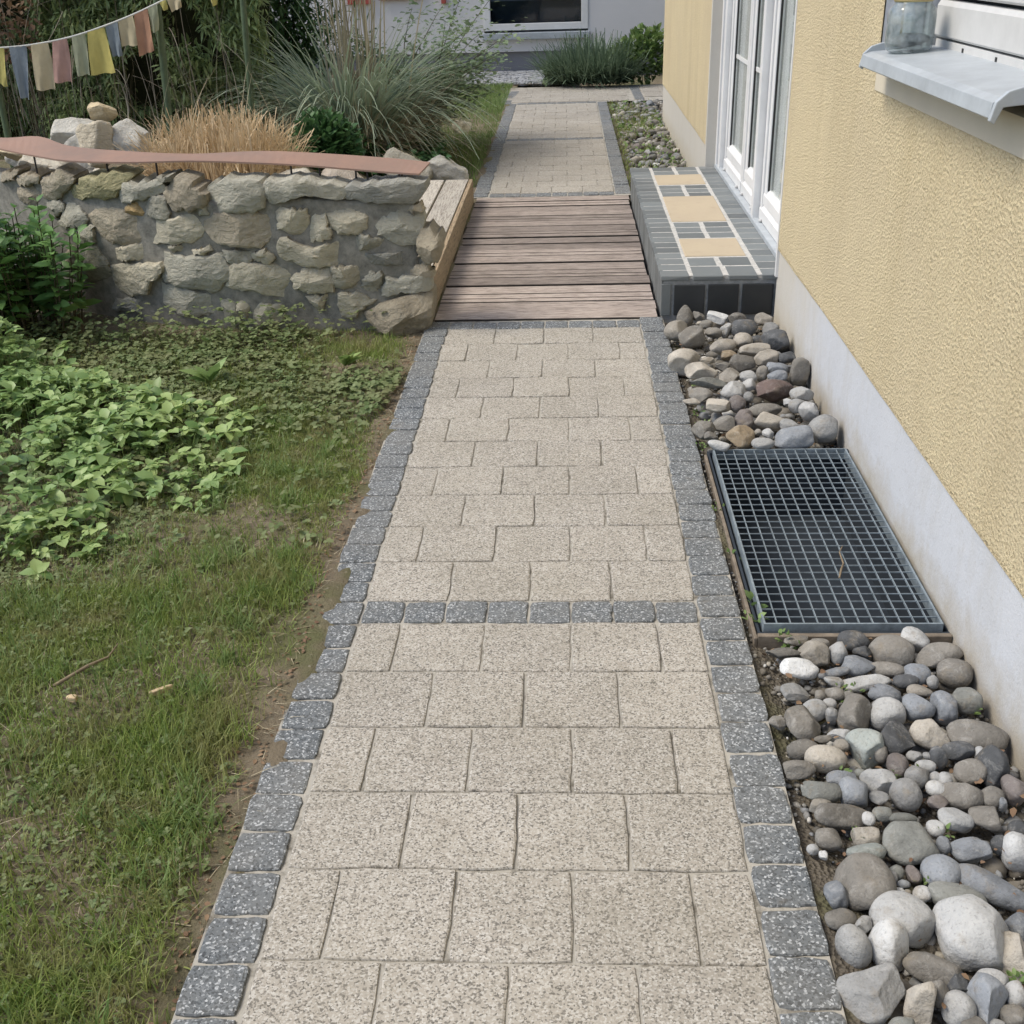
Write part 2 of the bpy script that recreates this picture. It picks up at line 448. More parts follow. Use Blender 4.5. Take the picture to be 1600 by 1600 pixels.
class MB:
    def __init__(s): s.v = []; s.f = []
    def box(s, a, b):
        x0, y0, z0 = a; x1, y1, z1 = b
        k = len(s.v)
        s.v += [(x0, y0, z0), (x1, y0, z0), (x1, y1, z0), (x0, y1, z0), (x0, y0, z1), (x1, y0, z1), (x1, y1, z1), (x0, y1, z1)]
        s.f += [tuple(k + i for i in q) for q in ((0, 3, 2, 1), (4, 5, 6, 7), (0, 1, 5, 4), (1, 2, 6, 5), (2, 3, 7, 6), (3, 0, 4, 7))]
        return s
    def quad(s, *p):
        k = len(s.v); s.v += p; s.f.append(tuple(range(k, k + len(p)))); return s
    def prism(s, prof, y0, y1):
        """profile list of (x,z), extruded along y"""
        k = len(s.v); n = len(prof)
        s.v += [(x, y0, z) for x, z in prof] + [(x, y1, z) for x, z in prof]
        s.f += [(k + i, k + (i + 1) % n, k + n + (i + 1) % n, k + n + i) for i in range(n)]
        s.f += [tuple(k + i for i in reversed(range(n))), tuple(k + n + i for i in range(n))]
        return s
    def tube(s, pts, r, seg=6):
        pts = [Vector(p) for p in pts]
        rs = r if isinstance(r, (list, tuple)) else [r] * len(pts)
        k = len(s.v)
        for i, p in enumerate(pts):
            d = (pts[min(i + 1, len(pts) - 1)] - pts[max(i - 1, 0)]).normalized()
            a = d.cross(Vector((0.31, 0.2, 0.93))).normalized(); b = d.cross(a)
            for j in range(seg):
                t = 2 * math.pi * j / seg
                s.v.append(tuple(p + rs[i] * (math.cos(t) * a + math.sin(t) * b)))
        for i in range(len(pts) - 1):
            for j in range(seg):
                s.f.append((k + i * seg + j, k + i * seg + (j + 1) % seg, k + (i + 1) * seg + (j + 1) % seg, k + (i + 1) * seg + j))
        s.f += [tuple(k + j for j in range(seg)), tuple(k + (len(pts) - 1) * seg + j for j in reversed(range(seg)))]
        return s
    def lathe(s, prof, c, seg=24):
        k = len(s.v); n = len(prof)
        for r, z in prof:
            for j in range(seg):
                t = 2 * math.pi * j / seg
                s.v.append((c[0] + r * math.cos(t), c[1] + r * math.sin(t), c[2] + z))
        for i in range(n - 1):
            for j in range(seg):
                s.f.append((k + i * seg + j, k + i * seg + (j + 1) % seg, k + (i + 1) * seg + (j + 1) % seg, k + (i + 1) * seg + j))
        s.f += [tuple(k + j for j in reversed(range(seg))), tuple(k + (n - 1) * seg + j for j in range(seg))]
        return s
    def mesh(s, name):
        me = bpy.data.meshes.new(name); me.from_pydata(s.v, [], s.f)
        bm = bmesh.new(); bm.from_mesh(me); bmesh.ops.recalc_face_normals(bm, faces=bm.faces); bm.to_mesh(me); bm.free()
        return me
    def build(s, name, mat, parent=None, bevel=0.0, smooth=False, seg=2):
        me = s.mesh(name)
        if bevel:
            bm = bmesh.new(); bm.from_mesh(me)
            bmesh.ops.bevel(bm, geom=list(bm.edges), offset=bevel, segments=seg, affect='EDGES', profile=0.6)
            bm.to_mesh(me); bm.free()
        o = link(name, me, mat, None, smooth)
        if parent is not None:
            child(o, parent)
        return o
def vnoise(P, seed, freq, octs=3):
    """cheap smooth noise on points (n,3) -> (n,) about -1..1"""
    r = np.random.default_rng(seed)
    out = np.zeros(len(P)); amp = 1.0; tot = 0
    for _ in range(octs):
        for _ in range(4):
            d = r.normal(size=3); d /= np.linalg.norm(d)
            out += amp * 0.5 * np.sin(P @ d * freq * r.uniform(0.7, 1.3) + r.uniform(0, 6.28))
        tot += amp; amp *= 0.5; freq *= 2.1
    return out / tot

_ico = {}
def ico(sub):
    if sub not in _ico:
        bm = bmesh.new(); bmesh.ops.create_icosphere(bm, subdivisions=sub, radius=1)
        V = np.array([v.co[:] for v in bm.verts]); Fa = np.array([[v.index for v in f.verts] for f in bm.faces]); bm.free()
        _ico[sub] = (V, Fa)
    return _ico[sub]
def stone_verts(shape, dims, seed, sub=3, tilt=0.15):
    V, Fa = ico(sub)
    r = np.random.default_rng(seed)
    P = V.copy()
    if shape in 'ac':
        k = r.integers(7, 11)
        for _ in range(k):
            d = r.normal(size=3); d /= np.linalg.norm(d)
            if shape == 'c':
                d = np.eye(3)[r.integers(0, 3)] * r.choice([-1, 1]) + r.normal(size=3) * 0.08; d /= np.linalg.norm(d)
            off = r.uniform(0.55, 0.82)
            P -= np.maximum(0, P @ d - off)[:, None] * d
        P *= 1.2
        P *= (1 + 0.06 * vnoise(V, seed + 1, 4.0, 3))[:, None]
    elif shape == 'k':
        for _ in range(15):
            d = r.normal(size=3); d /= np.linalg.norm(d)
            P -= np.maximum(0, P @ d - r.uniform(0.5, 0.8))[:, None] * d
        P *= 1.25 * (1 + 0.07 * vnoise(V, seed + 1, 7.0, 3))[:, None]
    elif shape == 'p':
        P[:, :2] *= (1.05 - 0.55 * (V[:, 2:3] + 1) / 2); P *= (1 + 0.06 * vnoise(V, seed, 2.5))[:, None]
    else:
        rough_ = shape == 'q'
        q = r.uniform(2.0, 2.6)
        nn = (np.abs(V) ** q).sum(1) ** (1 / q)
        P = V / nn[:, None]
        P *= (1 + (0.17 if rough_ else 0.12) * vnoise(V, seed, 2.1 if rough_ else 1.8, 3))[:, None]
        # one flattish facet or two
        for _ in range(r.integers(5, 9) if rough_ else r.integers(1, 5)):
            d = r.normal(size=3); d /= np.linalg.norm(d)
            P -= 0.85 * np.maximum(0, P @ d - r.uniform(0.66, 0.88))[:, None] * d
    P = P * np.array(dims)
    a, b = r.normal(0, tilt, 2)
    Rm = Matrix.Rotation(a, 3, 'X') @ Matrix.Rotation(b, 3, 'Y')
    return P @ np.array(Rm).T, Fa
def stone(name, loc, dims, rz, shape, col, seed, sub=3, mat='stone', tilt=0.12, smooth=True):
    P, Fa = stone_verts(shape, dims, seed, sub, tilt)
    me = mesh_np(name, P, Fa, 3)
    o = link(name, me, mat, None, smooth)
    o.location = loc; o.rotation_euler.z = R(rz)
    o.color = (*col, 1)
    return o

# leaf templates ---------------------------------------------------------------
def template(width, fold=0.12, droop=0.15):
    w2 = width / 2
    V = np.array([(0, 0, 0), (0.3, w2, fold * .5), (0.68, w2 * .82, fold * .4 - droop * .4), (1, 0, -droop), (0.68, -w2 * .82, fold * .4 - droop * .4), (0.3, -w2, fold * .5), (0.5, 0, -droop * .15)], float)
    Fc = np.array([(0, 6, 2, 1), (6, 3, 2, 2), (0, 5, 4, 6), (6, 4, 3, 3)])
    Fc = np.array([(0, 6, 1), (6, 2, 1), (6, 3, 2), (0, 5, 6), (6, 5, 4), (6, 4, 3)])
    return V, Fc
SPLIT = template(0.66, 0.2, 0.2); LEAF = template(0.62); NARROW = template(0.22, 0.05, 0.1); ROUND = template(0.95, 0.16, 0.12); NEEDLE = template(0.16, 0.03, 0.15)
def rot_from(dirs, roll):
    """matrices whose x axis is dirs, z axis as upward as possible, rolled"""
    x = dirs / np.linalg.norm(dirs, axis=1, keepdims=True)
    up = np.tile([0, 0, 1.0], (len(x), 1)); up[np.abs(x[:, 2]) > 0.98] = (1, 0, 0)
    y = np.cross(up, x); y /= np.linalg.norm(y, axis=1, keepdims=True)
    z = np.cross(x, y)
    c, s = np.cos(roll)[:, None], np.sin(roll)[:, None]
    return np.stack([x, c * y + s * z, -s * y + c * z], 2)
def scatter(tmpl, pos, dirs, size, roll=None):
    V, Fc = tmpl
    N = len(pos)
    if roll is None: roll = rng.normal(0, 0.35, N)
    Mx = rot_from(dirs, roll)
    P = np.einsum('nij,vj->nvi', Mx, V) * np.asarray(size).reshape(-1, 1, 1) + pos[:, None, :]
    Fa = Fc[None] + (np.arange(N) * len(V))[:, None, None]
    return P.reshape(-1, 3), Fa.reshape(-1, 3)
def merge(parts):
    vs, fs, k = [], [], 0
    for V, Fc in parts:
        vs.append(V); fs.append(Fc + k); k += len(V)
    return np.concatenate(vs), np.concatenate(fs)
def blades(base, az, lean, length, width, curve, nseg=4, tip=0.15):
    """ribbons: base (n,3), start lean from vertical, bending further by curve (radians) over the length"""
    N = len(base)
    t = np.linspace(0, 1, nseg + 1)
    ang = lean[:, None] + curve[:, None] * t[None]
    ds = (length / nseg)[:, None]
    h = np.stack([np.cos(az), np.sin(az)], 1)
    r = np.concatenate([np.zeros((N, 1)), np.cumsum(np.sin(ang[:, :-1]) * ds, 1)], 1)
    z = np.concatenate([np.zeros((N, 1)), np.cumsum(np.cos(ang[:, :-1]) * ds, 1)], 1)
    P = base[:, None, :] + np.concatenate([r[..., None] * h[:, None, :], z[..., None]], 2)
    tw = rng.uniform(-0.9, 0.9, N)
    sx = np.stack([-np.sin(az + tw), np.cos(az + tw), np.zeros(N)], 1)
    ww = (width[:, None] * 0.5) * np.maximum(tip, 1 - t[None] ** 1.8)
    L = P - ww[..., None] * sx[:, None, :]; Rr = P + ww[..., None] * sx[:, None, :]
    V = np.stack([L, Rr], 2).reshape(N, -1, 3)
    q = []
    for i in range(nseg):
        a, b, c, d = 2 * i, 2 * i + 1, 2 * i + 3, 2 * i + 2
        q += [(a, b, c), (a, c, d)]
    q = np.array(q)
    Fa = q[None] + (np.arange(N) * (2 * nseg + 2))[:, None, None]
    return V.reshape(-1, 3), Fa.reshape(-1, 3)
def U(a, b, n): return rng.uniform(a, b, n)
def sphere_dirs(n, zmin=-1.0):
    z = U(zmin, 1, n); t = U(0, 6.283, n); r = np.sqrt(1 - z * z)
    return np.stack([r * np.cos(t), r * np.sin(t), z], 1)

# ================================================================== SETTING
# terrain height on the garden side (left of the path)
def sstep(a, b, x):
    t = np.clip((x - a) / (b - a), 0, 1); return t * t * (3 - 2 * t)
def ground_z(x, y):
    x = np.asarray(x, float); y = np.asarray(y, float)
    P = np.stack([x, y, np.zeros_like(x)], -1).reshape(-1, 3)
    nz = vnoise(P, 3, 2.4, 3).reshape(x.shape) * 0.016 + vnoise(P, 5, 14, 2).reshape(x.shape) * 0.006
    edge = sstep(-0.12, -0.5, x)
    z = -0.012 + nz * (0.35 + 0.65 * edge) + 0.014 * sstep(-0.035, -0.085, x) * sstep(-0.22, -0.10, x) * 1.0 * np.clip(vnoise(P, 9, 26, 3).reshape(x.shape) * 1.4 + .35, -1, 1)
    mound = sstep(5.0, 5.35, y + 0.25 * np.minimum(0, x + 1.0)) * sstep(-0.62, -1.15, x) * (1 - 0.8 * sstep(6.4, 8.6, y))
    z = z + 0.40 * mound
    return z
gx = np.concatenate([np.arange(-6.0, -0.32, 0.05), np.arange(-0.30, -0.055, 0.0125)]); gy = np.arange(0.2, 15.45, 0.05)
GX, GY = np.meshgrid(gx, gy)
GZ = ground_z(GX, GY)
V = np.stack([GX, GY, GZ], -1).reshape(-1, 3)
nx_ = len(gx)
i = np.arange(len(gy) - 1)[:, None] * nx_ + np.arange(nx_ - 1)[None]
Fq = np.stack([i, i + 1, i + nx_ + 1, i + nx_], -1).reshape(-1, 4)
o = link('lawn_ground', mesh_np('lawn_ground', V, Fq, 4), 'soil', smooth=True)
tag(o, 'bare brown soil of the garden left of the paved path', kind='structure')
gs = MB().quad((-120, -120, -0.09), (0.93, -120, -0.09), (0.93, 200, -0.09), (-120, 200, -0.09)).quad((1.40, -120, -0.09), (120, -120, -0.09), (120, 200, -0.09), (1.40, 200, -0.09)) \
    .quad((0.93, -120, -0.09), (1.40, -120, -0.09), (1.40, 2.22, -0.09), (0.93, 2.22, -0.09)).quad((0.93, 3.25, -0.09), (1.40, 3.25, -0.09), (1.40, 200, -0.09), (0.93, 200, -0.09))
tag(gs.build('ground', 'soil'), 'wide ground sheet under the garden', kind='structure')

# soil of the pebble beds right of the path
def bed(name, x0, x1, y0, y1, label):
    xs = np.arange(x0, x1 + 1e-6, 0.02); ys = np.arange(y0, y1 + 1e-6, 0.025)
    X, Y = np.meshgrid(xs, ys)
    P = np.stack([X, Y, 0 * X], -1).reshape(-1, 3)
    Z = -0.042 + 0.018 * vnoise(P, 11, 9, 3).reshape(X.shape) + 0.02 * sstep(0.12, 0.0, X - x0)
    P[:, 2] = Z.ravel()
    k = len(xs); i = np.arange(len(ys) - 1)[:, None] * k + np.arange(k - 1)[None]
    o = link(name, mesh_np(name, P, np.stack([i, i + 1, i + k + 1, i + k], -1).reshape(-1, 4), 4), 'bed', smooth=True)
    return tag(o, label, kind='structure')
bed('pebble_bed', 0.905, 1.385, 0.3, 2.205, 'sandy soil of the pebble bed in front of the metal grate')
bed('pebble_bed', 0.905, 1.385, 3.265, 4.72, 'sandy soil of the pebble bed between grate and tiled step')
bed('pebble_bed', 0.905, 2.6, 7.29, 12.25, 'mossy soil of the far pebble bed behind the tiled step')
bed('soil_strip', 0.905, 0.945, 2.18, 3.29, 'narrow weedy soil strip between cobbles and metal grate')

# path -----------------------------------------------------------------
path = MB().quad((-0.105, -0.5, -0.0048), (0.913, -0.5, -0.0048), (0.913, 4.69, -0.0048), (-0.105, 4.69, -0.0048)) \
    .quad((-0.105, 7.35, -0.0048), (0.918, 7.35, -0.0048), (0.918, 12.16, -0.0048), (-0.105, 12.16, -0.0048)) \
    .quad((-0.18, 12.16, -0.0048), (3.2, 12.16, -0.0048), (3.2, 13.6, -0.0048), (-0.18, 13.6, -0.0048)).build('path', 'joint')
tag(path, 'paved garden path of tan slabs edged with dark granite cobbles', kind='structure')
def paver_mesh(name, w, l, h, seed, jit=0.0011, ch=0.0035):
    """slab with slightly ragged outline and a rounded top edge; origin at top centre"""
    r = np.random.default_rng(seed)
    ns = 5
    ring = []
    for (ax, ay), (bx, by) in (((-1, -1), (1, -1)), ((1, -1), (1, 1)), ((1, 1), (-1, 1)), ((-1, 1), (-1, -1))):
        for k in range(ns):
            t = k / ns; ring.append(((ax + (bx - ax) * t) * w / 2, (ay + (by - ay) * t) * l / 2))
    ring = np.array(ring)
    corner = np.zeros(len(ring)); corner[::ns] = 1
    ring -= np.sign(ring) * corner[:, None] * ch * 0.5
    ring += r.normal(0, jit, ring.shape)
    n = len(ring)
    def inset(d):
        return ring - np.sign(ring) * np.minimum(np.abs(ring), d) * (np.abs(ring) > np.array([w, l]) * 0.42)
    r1 = inset(ch * 0.35); r2 = inset(ch * 1.3)
    V = np.concatenate([np.c_[ring, np.full(n, -h)], np.c_[ring, np.full(n, -ch)], np.c_[r1, np.full(n, -ch * 0.3) + r.normal(0, 0.0004, n)], np.c_[r2, r.normal(0, 0.0004, n)]])
    f = []
    for a in range(3):
        for k in range(n):
            f.append((a * n + k, a * n + (k + 1) % n, (a + 1) * n + (k + 1) % n, (a + 1) * n + k))
    f.append(tuple(3 * n + k for k in range(n)))
    me = bpy.data.meshes.new(name); me.from_pydata([tuple(v) for v in V], [], f)
    return me
PW = 0.812 / 4
full = [paver_mesh('paver', PW - 0.004, 0.1965, 0.03, 20 + k) for k in range(6)]
half = [paver_mesh('paver', PW / 2 - 0.004, 0.1965, 0.03, 40 + k) for k in range(4)]
def put(name, me, mat, x, y, z, parent, rz=0.0, tilt=0.004):
    o = link(name, me, mat)
    o.location = (x, y, z + random.gauss(0, 0.0009)); o.rotation_euler = (random.gauss(0, tilt), random.gauss(0, tilt), rz + random.gauss(0, 0.004))
    o.parent = parent
    return o
def paver_row(y, kind, y_len=0.2):
    if kind:      # full slabs
        for k in range(4): put('paver', random.choice(full), 'paver', (k + .5) * PW, y, 0, path, random.choice((0, math.pi)))
    else:
        put('paver', random.choice(half), 'paver', PW * .25, y, 0, path)
        for k in range(3): put('paver', random.choice(full), 'paver', (k + 1) * PW, y, 0, path, random.choice((0, math.pi)))
        put('paver', random.choice(half), 'paver', PW * 3.75, y, 0, path)
Y0 = 2.361
for k in range(11): paver_row(Y0 + 0.2 * (k + .5), k % 2 == 0)
for k in range(7): paver_row(Y0 - 0.1 - 0.2 * (k + .5), k % 2 == 1)
yy = 7.46
for k in range(11): paver_row(yy + 0.2 * (k + .5), k % 2 == 0)
for k in range(11): paver_row(9.77 + 0.2 * (k + .5), k % 2 == 1)
for r_ in range(6):
    for k in range(6): put('paver', random.choice(full), 'paver', -0.07 + (k + .5) * PW - (r_ % 2) * .06, 12.2 + 0.2 * (r_ + .5), 0, path)
for r_ in range(5):
    for k in range(6): put('paver', random.choice(full), 'paver', 1.32 + (k + .5) * PW, 12.45 + 0.2 * (r_ + .5), 0, path)
cob = [paver_mesh('cobble', 0.0965, 0.0945, 0.05, 60 + k, 0.0013, 0.0042) for k in range(8)]
cobn = [paver_mesh('cobble', 0.0985, 0.0945, 0.05, 80 + k, 0.0013, 0.0042) for k in range(4)]
def cobble(x, y, z=0.001): put('cobble', random.choice(cob + cobn), 'cobble', x, y, z, path, random.choice((0, math.pi)), 0.012)
y = 1.0
while y < 4.66:
    cobble(-0.054 + random.uniform(-.003, .003), y); cobble(0.864 + random.uniform(-.003, .004), y + 0.03); y += 0.1005
for k in range(8): cobble((k + .5) * 0.1015, Y0 - 0.05, 0.0); cobble((k + .5) * 0.1015, 4.612, 0.0)
y = 7.42
while y < 12.1:
    cobble(-0.056 + random.uniform(-.004, .004), y); cobble(0.868, y + .02); y += 0.1005
for k in range(8):
    cobble((k + .5) * 0.1015, 7.405, 0.0); cobble((k + .5) * 0.1015, 9.715, 0.0); cobble((k + .5) * 0.1015, 12.11, 0.0)
for k in range(11):
    a = k / 10 * 0.9
    cobble(-0.11 + 0.12 * (1 - math.cos(a)), 12.15 + k * 0.1, 0.001)
for k in range(12): cobble(1.26 + 0.0 * k, 12.3 + k * 0.1, 0.0)

# irregular stone paving before the far house
n_ = 0
far_pave = MB().quad((-3.0, 13.95, -0.004), (0.62, 13.95, -0.004), (0.62, 15.6, -0.004), (-3.0, 15.6, -0.004)).build('stone_paving', 'joint')
tag(far_pave, 'rough grey stone paving along the foot of the far white house', kind='structure')
fl = [paver_mesh('paving_stone', 0.13, 0.10, 0.04, 100 + k, 0.010, 0.012) for k in range(8)]
for r_ in range(12):
    for k in range(11):
        x = -1.05 + k * 0.15 + (r_ % 2) * .07 + random.uniform(-.01, .01); yy = 14.02 + r_ * 0.125
        o = put('paving_stone', random.choice(fl), 'paving', x, yy, 0.006 + random.uniform(0, .008), far_pave, random.uniform(-.25, .25), 0.03)

# ================================================================== BOARDWALK and BENCH DECK
bw = empty('boardwalk', (0.41, 4.70, 0)); tag(bw, 'weathered brown plank boardwalk crossing the middle of the path', 'boardwalk')
for k in range(19):
    y0 = 4.685 + k * 0.1387
    g = random.choice((0.006, 0.009, 0.013))
    z = random.gauss(0.0, 0.002)
    mb = MB()
    prof = [(-0.03,), ]
    x0, x1 = -0.074 + random.uniform(-.003, .003), 0.893 + random.uniform(-.004, .004)
    # plank with a milled groove along its middle
    yl = 0.1387 - g; gw = 0.005
    if k in (2, 5, 8, 11, 14, 17):
        c0 = yl * random.uniform(.4, .6)
        prof = [(0, -.03), (yl, -.03), (yl, -.003), (yl - .004, 0), (c0 + gw, 0), (c0 + .002, -.008), (c0 - .002, -.008), (c0 - gw, 0), (.004, 0), (0, -.003)]
    else:
        prof = [(0, -.03), (yl, -.03), (yl, -.003), (yl - .004, 0), (.004, 0), (0, -.003)]
    n0 = len(prof)
    mb.v = [(x0, y0 + a, z + b) for a, b in prof] + [(x1, y0 + a, z + b) for a, b in prof]
    mb.f = [(i, (i + 1) % n0, n0 + (i + 1) % n0, n0 + i) for i in range(n0)] + [tuple(range(n0 - 1, -1, -1)), tuple(range(n0, 2 * n0))]
    pl_ = mb.build('plank', 'deck_wood', bw)
    pl_.data.materials.append(M['gap_shade_dirt'])
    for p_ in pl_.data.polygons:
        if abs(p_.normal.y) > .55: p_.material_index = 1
MB().box((-0.087, 4.69, -.085), (0.903, 7.32, -.040)).build('joist_shade_block', 'gasket', bw)  # solid black block below the planks, its colour stands for gap shade

bd = empty('bench_deck', (-0.3, 6.0, 0)); tag(bd, 'low grey wooden platform with a golden edge board beside the boardwalk', 'platform')
for k in range(4):
    x1 = -0.117 - k * 0.152
    MB().box((x1 - 0.139, 4.88, 0.105), (x1, 7.22, 0.138)).build('plank', 'bench_wood', bd, 0.004)
MB().box((-0.111, 4.62, -0.01), (-0.088, 7.235, 0.136)).build('edge_board', 'board_wood', bd, 0.003)
MB().box((-0.70, 4.95, -0.01), (-0.118, 7.18, 0.10)).build('joist_shade_block', 'gasket', bd)  # black fill under the slats, standing in for shade in their gaps

# ================================================================== TILED STEP
st = empty('door_step', (1.15, 4.7, 0)); tag(st, 'dark clinker tiled door step with tan slabs and white joints', 'step')
MB().box((0.912, 4.708, -0.08), (1.452, 7.285, 0.160)).build('core', 'grout_grey', st)
MB().box((0.915, 4.712, 0.160), (1.452, 7.28, 0.1731)).build('joint_bed', 'grout_white', st)
def tile(x0, x1, y0, y1, mat='clinker', z=0.174, name='tile', lift=0.0, tilt=0.0):
    me = MB().box((-(x1 - x0) / 2, -(y1 - y0) / 2, -0.02), ((x1 - x0) / 2, (y1 - y0) / 2, 0)).mesh(name)
    bm = bmesh.new(); bm.from_mesh(me); bmesh.ops.bevel(bm, geom=list(bm.edges), offset=0.003, segments=1, affect='EDGES')
    for v in bm.verts: v.co += Vector((random.gauss(0, .0007), random.gauss(0, .0007), 0))
    bm.to_mesh(me); bm.free()
    o = link(name, me, mat)
    o.location = ((x0 + x1) / 2, (y0 + y1) / 2, z + lift + abs(random.gauss(0, .0005))); o.rotation_euler = (random.gauss(0, .003), tilt + random.gauss(0, .003), random.gauss(0, .005))
    return child(o, st)
yl = 4.702
while yl < 7.27:
    d = 0.1035 + random.gauss(0, .004); tile(0.900, 1.020, yl, min(yl + d - 0.007, 7.29), tilt=0.0, z=0.174); yl += d
rows = [(4.700, 4.86), (4.868, 5.012), (5.385, 5.495), (5.502, 5.61), (5.617, 5.722), (6.375, 6.478), (6.485, 6.586), (6.593, 6.69), (7.03, 7.15), (7.158, 7.285)]
for (a, b) in rows:
    s = random.gauss(0, .0015)
    tile(1.036, 1.162 + s, a, b - .004); tile(1.182 + s, 1.308, a, b - .004)
for a, b in ((5.03, 5.362), (5.738, 6.358), (6.712, 7.012)):
    tile(1.034, 1.308 + random.gauss(0, .004), a, b, 'slab', 0.177, 'slab')
yl = 4.702
while yl < 7.26:
    d = 0.1085 + random.gauss(0, .004); tile(1.326, 1.428, yl, min(yl + d - 0.006, 7.285)); yl += d
for a in (0.958, 1.102, 1.246):
    MB().box((a, 4.699, 0.004), (a + 0.130, 4.712, 0.136)).build('front_tile', 'black_tile', st, 0.003)
MB().box((0.9035, 4.702, 0.002), (0.945, 4.712, 0.14)).build('front_tile', 'clinker', st, 0.003)
yl = 4.715
while yl < 7.2:
    MB().box((0.9055, yl, 0.0), (0.915, yl + 0.118, 0.150)).build('side_tile', 'clinker', st, 0.002); yl += 0.126

# ================================================================== YELLOW HOUSE
XW = 1.372; TOP = 5.6; Y1, Y2 = -4.0, 10.8
DO0, DO1, DOZ = 4.665, 7.265, 2.25      # door opening
WO0, WO1, WOZ0, WOZ1 = 2.20, 3.37, 1.125, 2.25
house = empty('house', (XW, 4, 0)); tag(house, 'yellow roughcast house with pale plinth along the right side of path', 'house')
def wallpiece(y0, y1, z0, z1, mb): mb.box((XW, y0, z0), (XW + 0.3, y1, z1)); return mb
mb = MB()
for a, b, c, d in ((Y1, WO0, .3, TOP), (WO0, WO1, .3, WOZ0 - .07), (WO0, WO1, WOZ1, TOP), (WO1, DO0, .3, TOP), (DO0, DO1, DOZ, TOP), (DO1, Y2, .3, TOP)): wallpiece(a, b, c, d, mb)
mb.box((XW + .3, Y2 - .3, 0.3), (9, Y2, TOP)).box((XW + .3, Y1, .3), (9, Y1 + .3, TOP)).box((9, Y1, .0), (9.3, Y2, TOP)).box((XW + .301, Y1 + .3, TOP - .2), (9, Y2 - .3, TOP - .01))
mb.build('wall', 'yellow', house)
mb = MB()
for a, b in ((Y1, DO0), (DO1, Y2)): mb.box((XW + .008, a, -.1), (XW + .31, b, .2999))
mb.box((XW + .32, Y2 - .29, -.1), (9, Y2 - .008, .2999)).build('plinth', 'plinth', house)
pe = MB()
for a, b in ((Y1, DO0 - .022), (DO1 + .045, Y2)):
    ys = np.arange(a, b, .012); ys = np.append(ys, b)
    zz_ = .2965 + .0035 * vnoise(np.stack([ys, 0 * ys, 0 * ys], 1), 91, 9, 4)
    for q in range(len(ys) - 1):
        k = len(pe.v)
        pe.v += [(XW - .0015, ys[q], .306), (XW - .0015, ys[q + 1], .306), (XW - .0005, ys[q + 1], zz_[q + 1]), (XW - .0005, ys[q], zz_[q]), (XW + .02, ys[q + 1], zz_[q + 1] + .002), (XW + .02, ys[q], zz_[q] + .002)]
        pe.f += [(k, k + 1, k + 2, k + 3), (k + 3, k + 2, k + 4, k + 5)]
pe.build('plaster_edge', 'yellow', house)
rf = MB().prism([(XW - .15, TOP + .001), (XW + 4, TOP + 2.2), (9.45, TOP + .001)], Y1 - .3, Y2 + .3).build('roof', 'greybase', house)
# smooth jamb plaster beside the door
MB().box((XW - .003, DO1 - .001, .0), (XW + .2, DO1 + .045, DOZ)).build('door_jamb', 'plinth', house)
MB().box((XW - .003, DO0 - .022, .18), (XW + .2, DO0 + .001, DOZ)).build('door_jamb', 'white_pvc', house)
# french door
door = empty('french_door', (1.47, 6, .17)); child(door, house); door.location = (1.47, 6, .17)
door.matrix_parent_inverse = Matrix.Translation(house.location).inverted()
def dpart(mb, name, mat, bevel=0.0):
    o = mb.build(name, mat, None, bevel)
    o.parent = door; o.matrix_parent_inverse = Matrix.Translation(Vector((1.47, 6, .17))).inverted()
    return o
XD = 1.462
def post(y0, y1, x0=XD - .02, mat='white_pvc', name='frame_post', z0=0.185): dpart(MB().box((x0, y0, z0), (XD + .07, y1, DOZ)), name, mat, 0.004)
dpart(MB().box((1.425, DO0, .172), (1.50, DO1, .196)), 'threshold', 'sill', 0.004)
def leaf(y0, y1, bar=True):
    fw = 0.075
    # fixed frame strip then stepped sash
    dpart(MB().box((XD, y0, .215), (XD + .06, y0 + fw * .55, DOZ - .05)).box((XD, y1 - fw * .55, .215), (XD + .06, y1, DOZ - .05)), 'outer_frame', 'white_pvc', 0.003)
    a, b = y0 + fw * .6, y1 - fw * .6
    dpart(MB().prism([(XD + .06, .20), (XD - .004, .20), (XD - .004, .25), (XD + .02, .272), (XD + .06, .275)], y0 + .004, y1 - .004), 'weather_bar', 'white_pvc')
    dpart(MB().box((XD + .008, a, .28), (XD + .055, a + fw * .75, DOZ - .1)).box((XD + .008, b - fw * .75, .28), (XD + .055, b, DOZ - .1)), 'sash', 'white_pvc', 0.004)
    dpart(MB().prism([(XD + .055, .262), (XD + .004, .276), (XD + .004, .322), (XD + .022, .348), (XD + .055, .352)], a, b), 'bottom_rail', 'white_pvc')
    dpart(MB().box((XD + .014, a + fw * .75, .345), (XD + .024, a + fw * .75 + .004, DOZ - .1)).box((XD + .014, b - fw * .75 - .004, .345), (XD + .024, b - fw * .75, DOZ - .1)), 'gasket', 'gasket')
    dpart(MB().box((XD + .028, a + fw * .72, .34), (XD + .034, b - fw * .72, DOZ - .1)), 'pane', 'glass')
    if bar: dpart(MB().box((XD + .022, a + fw * .7, .83), (XD + .027, b - fw * .7, .85)), 'glazing_bar', 'white_pvc')
    for yb in (y0 + .10, y1 - .10): dpart(MB().lathe([(.006, -.008), (.009, 0), (.006, .006)], (XD - .012, yb, .206), 8), 'drain_cap', 'shutter')
post(7.215, 7.264, XD - .035); post(7.165, 7.2149, XD - .012, 'guide', 'shutter_guide')
post(7.10, 7.1649, XD - .03)
leaf(6.355, 7.09); leaf(5.79, 6.345)
post(5.765, 5.789, XD - .03); post(5.735, 5.7649, XD - .012, 'guide', 'shutter_guide'); post(5.70, 5.7349, XD - .035)
leaf(4.80, 5.69, False); post(4.67, 4.795, XD - .03)
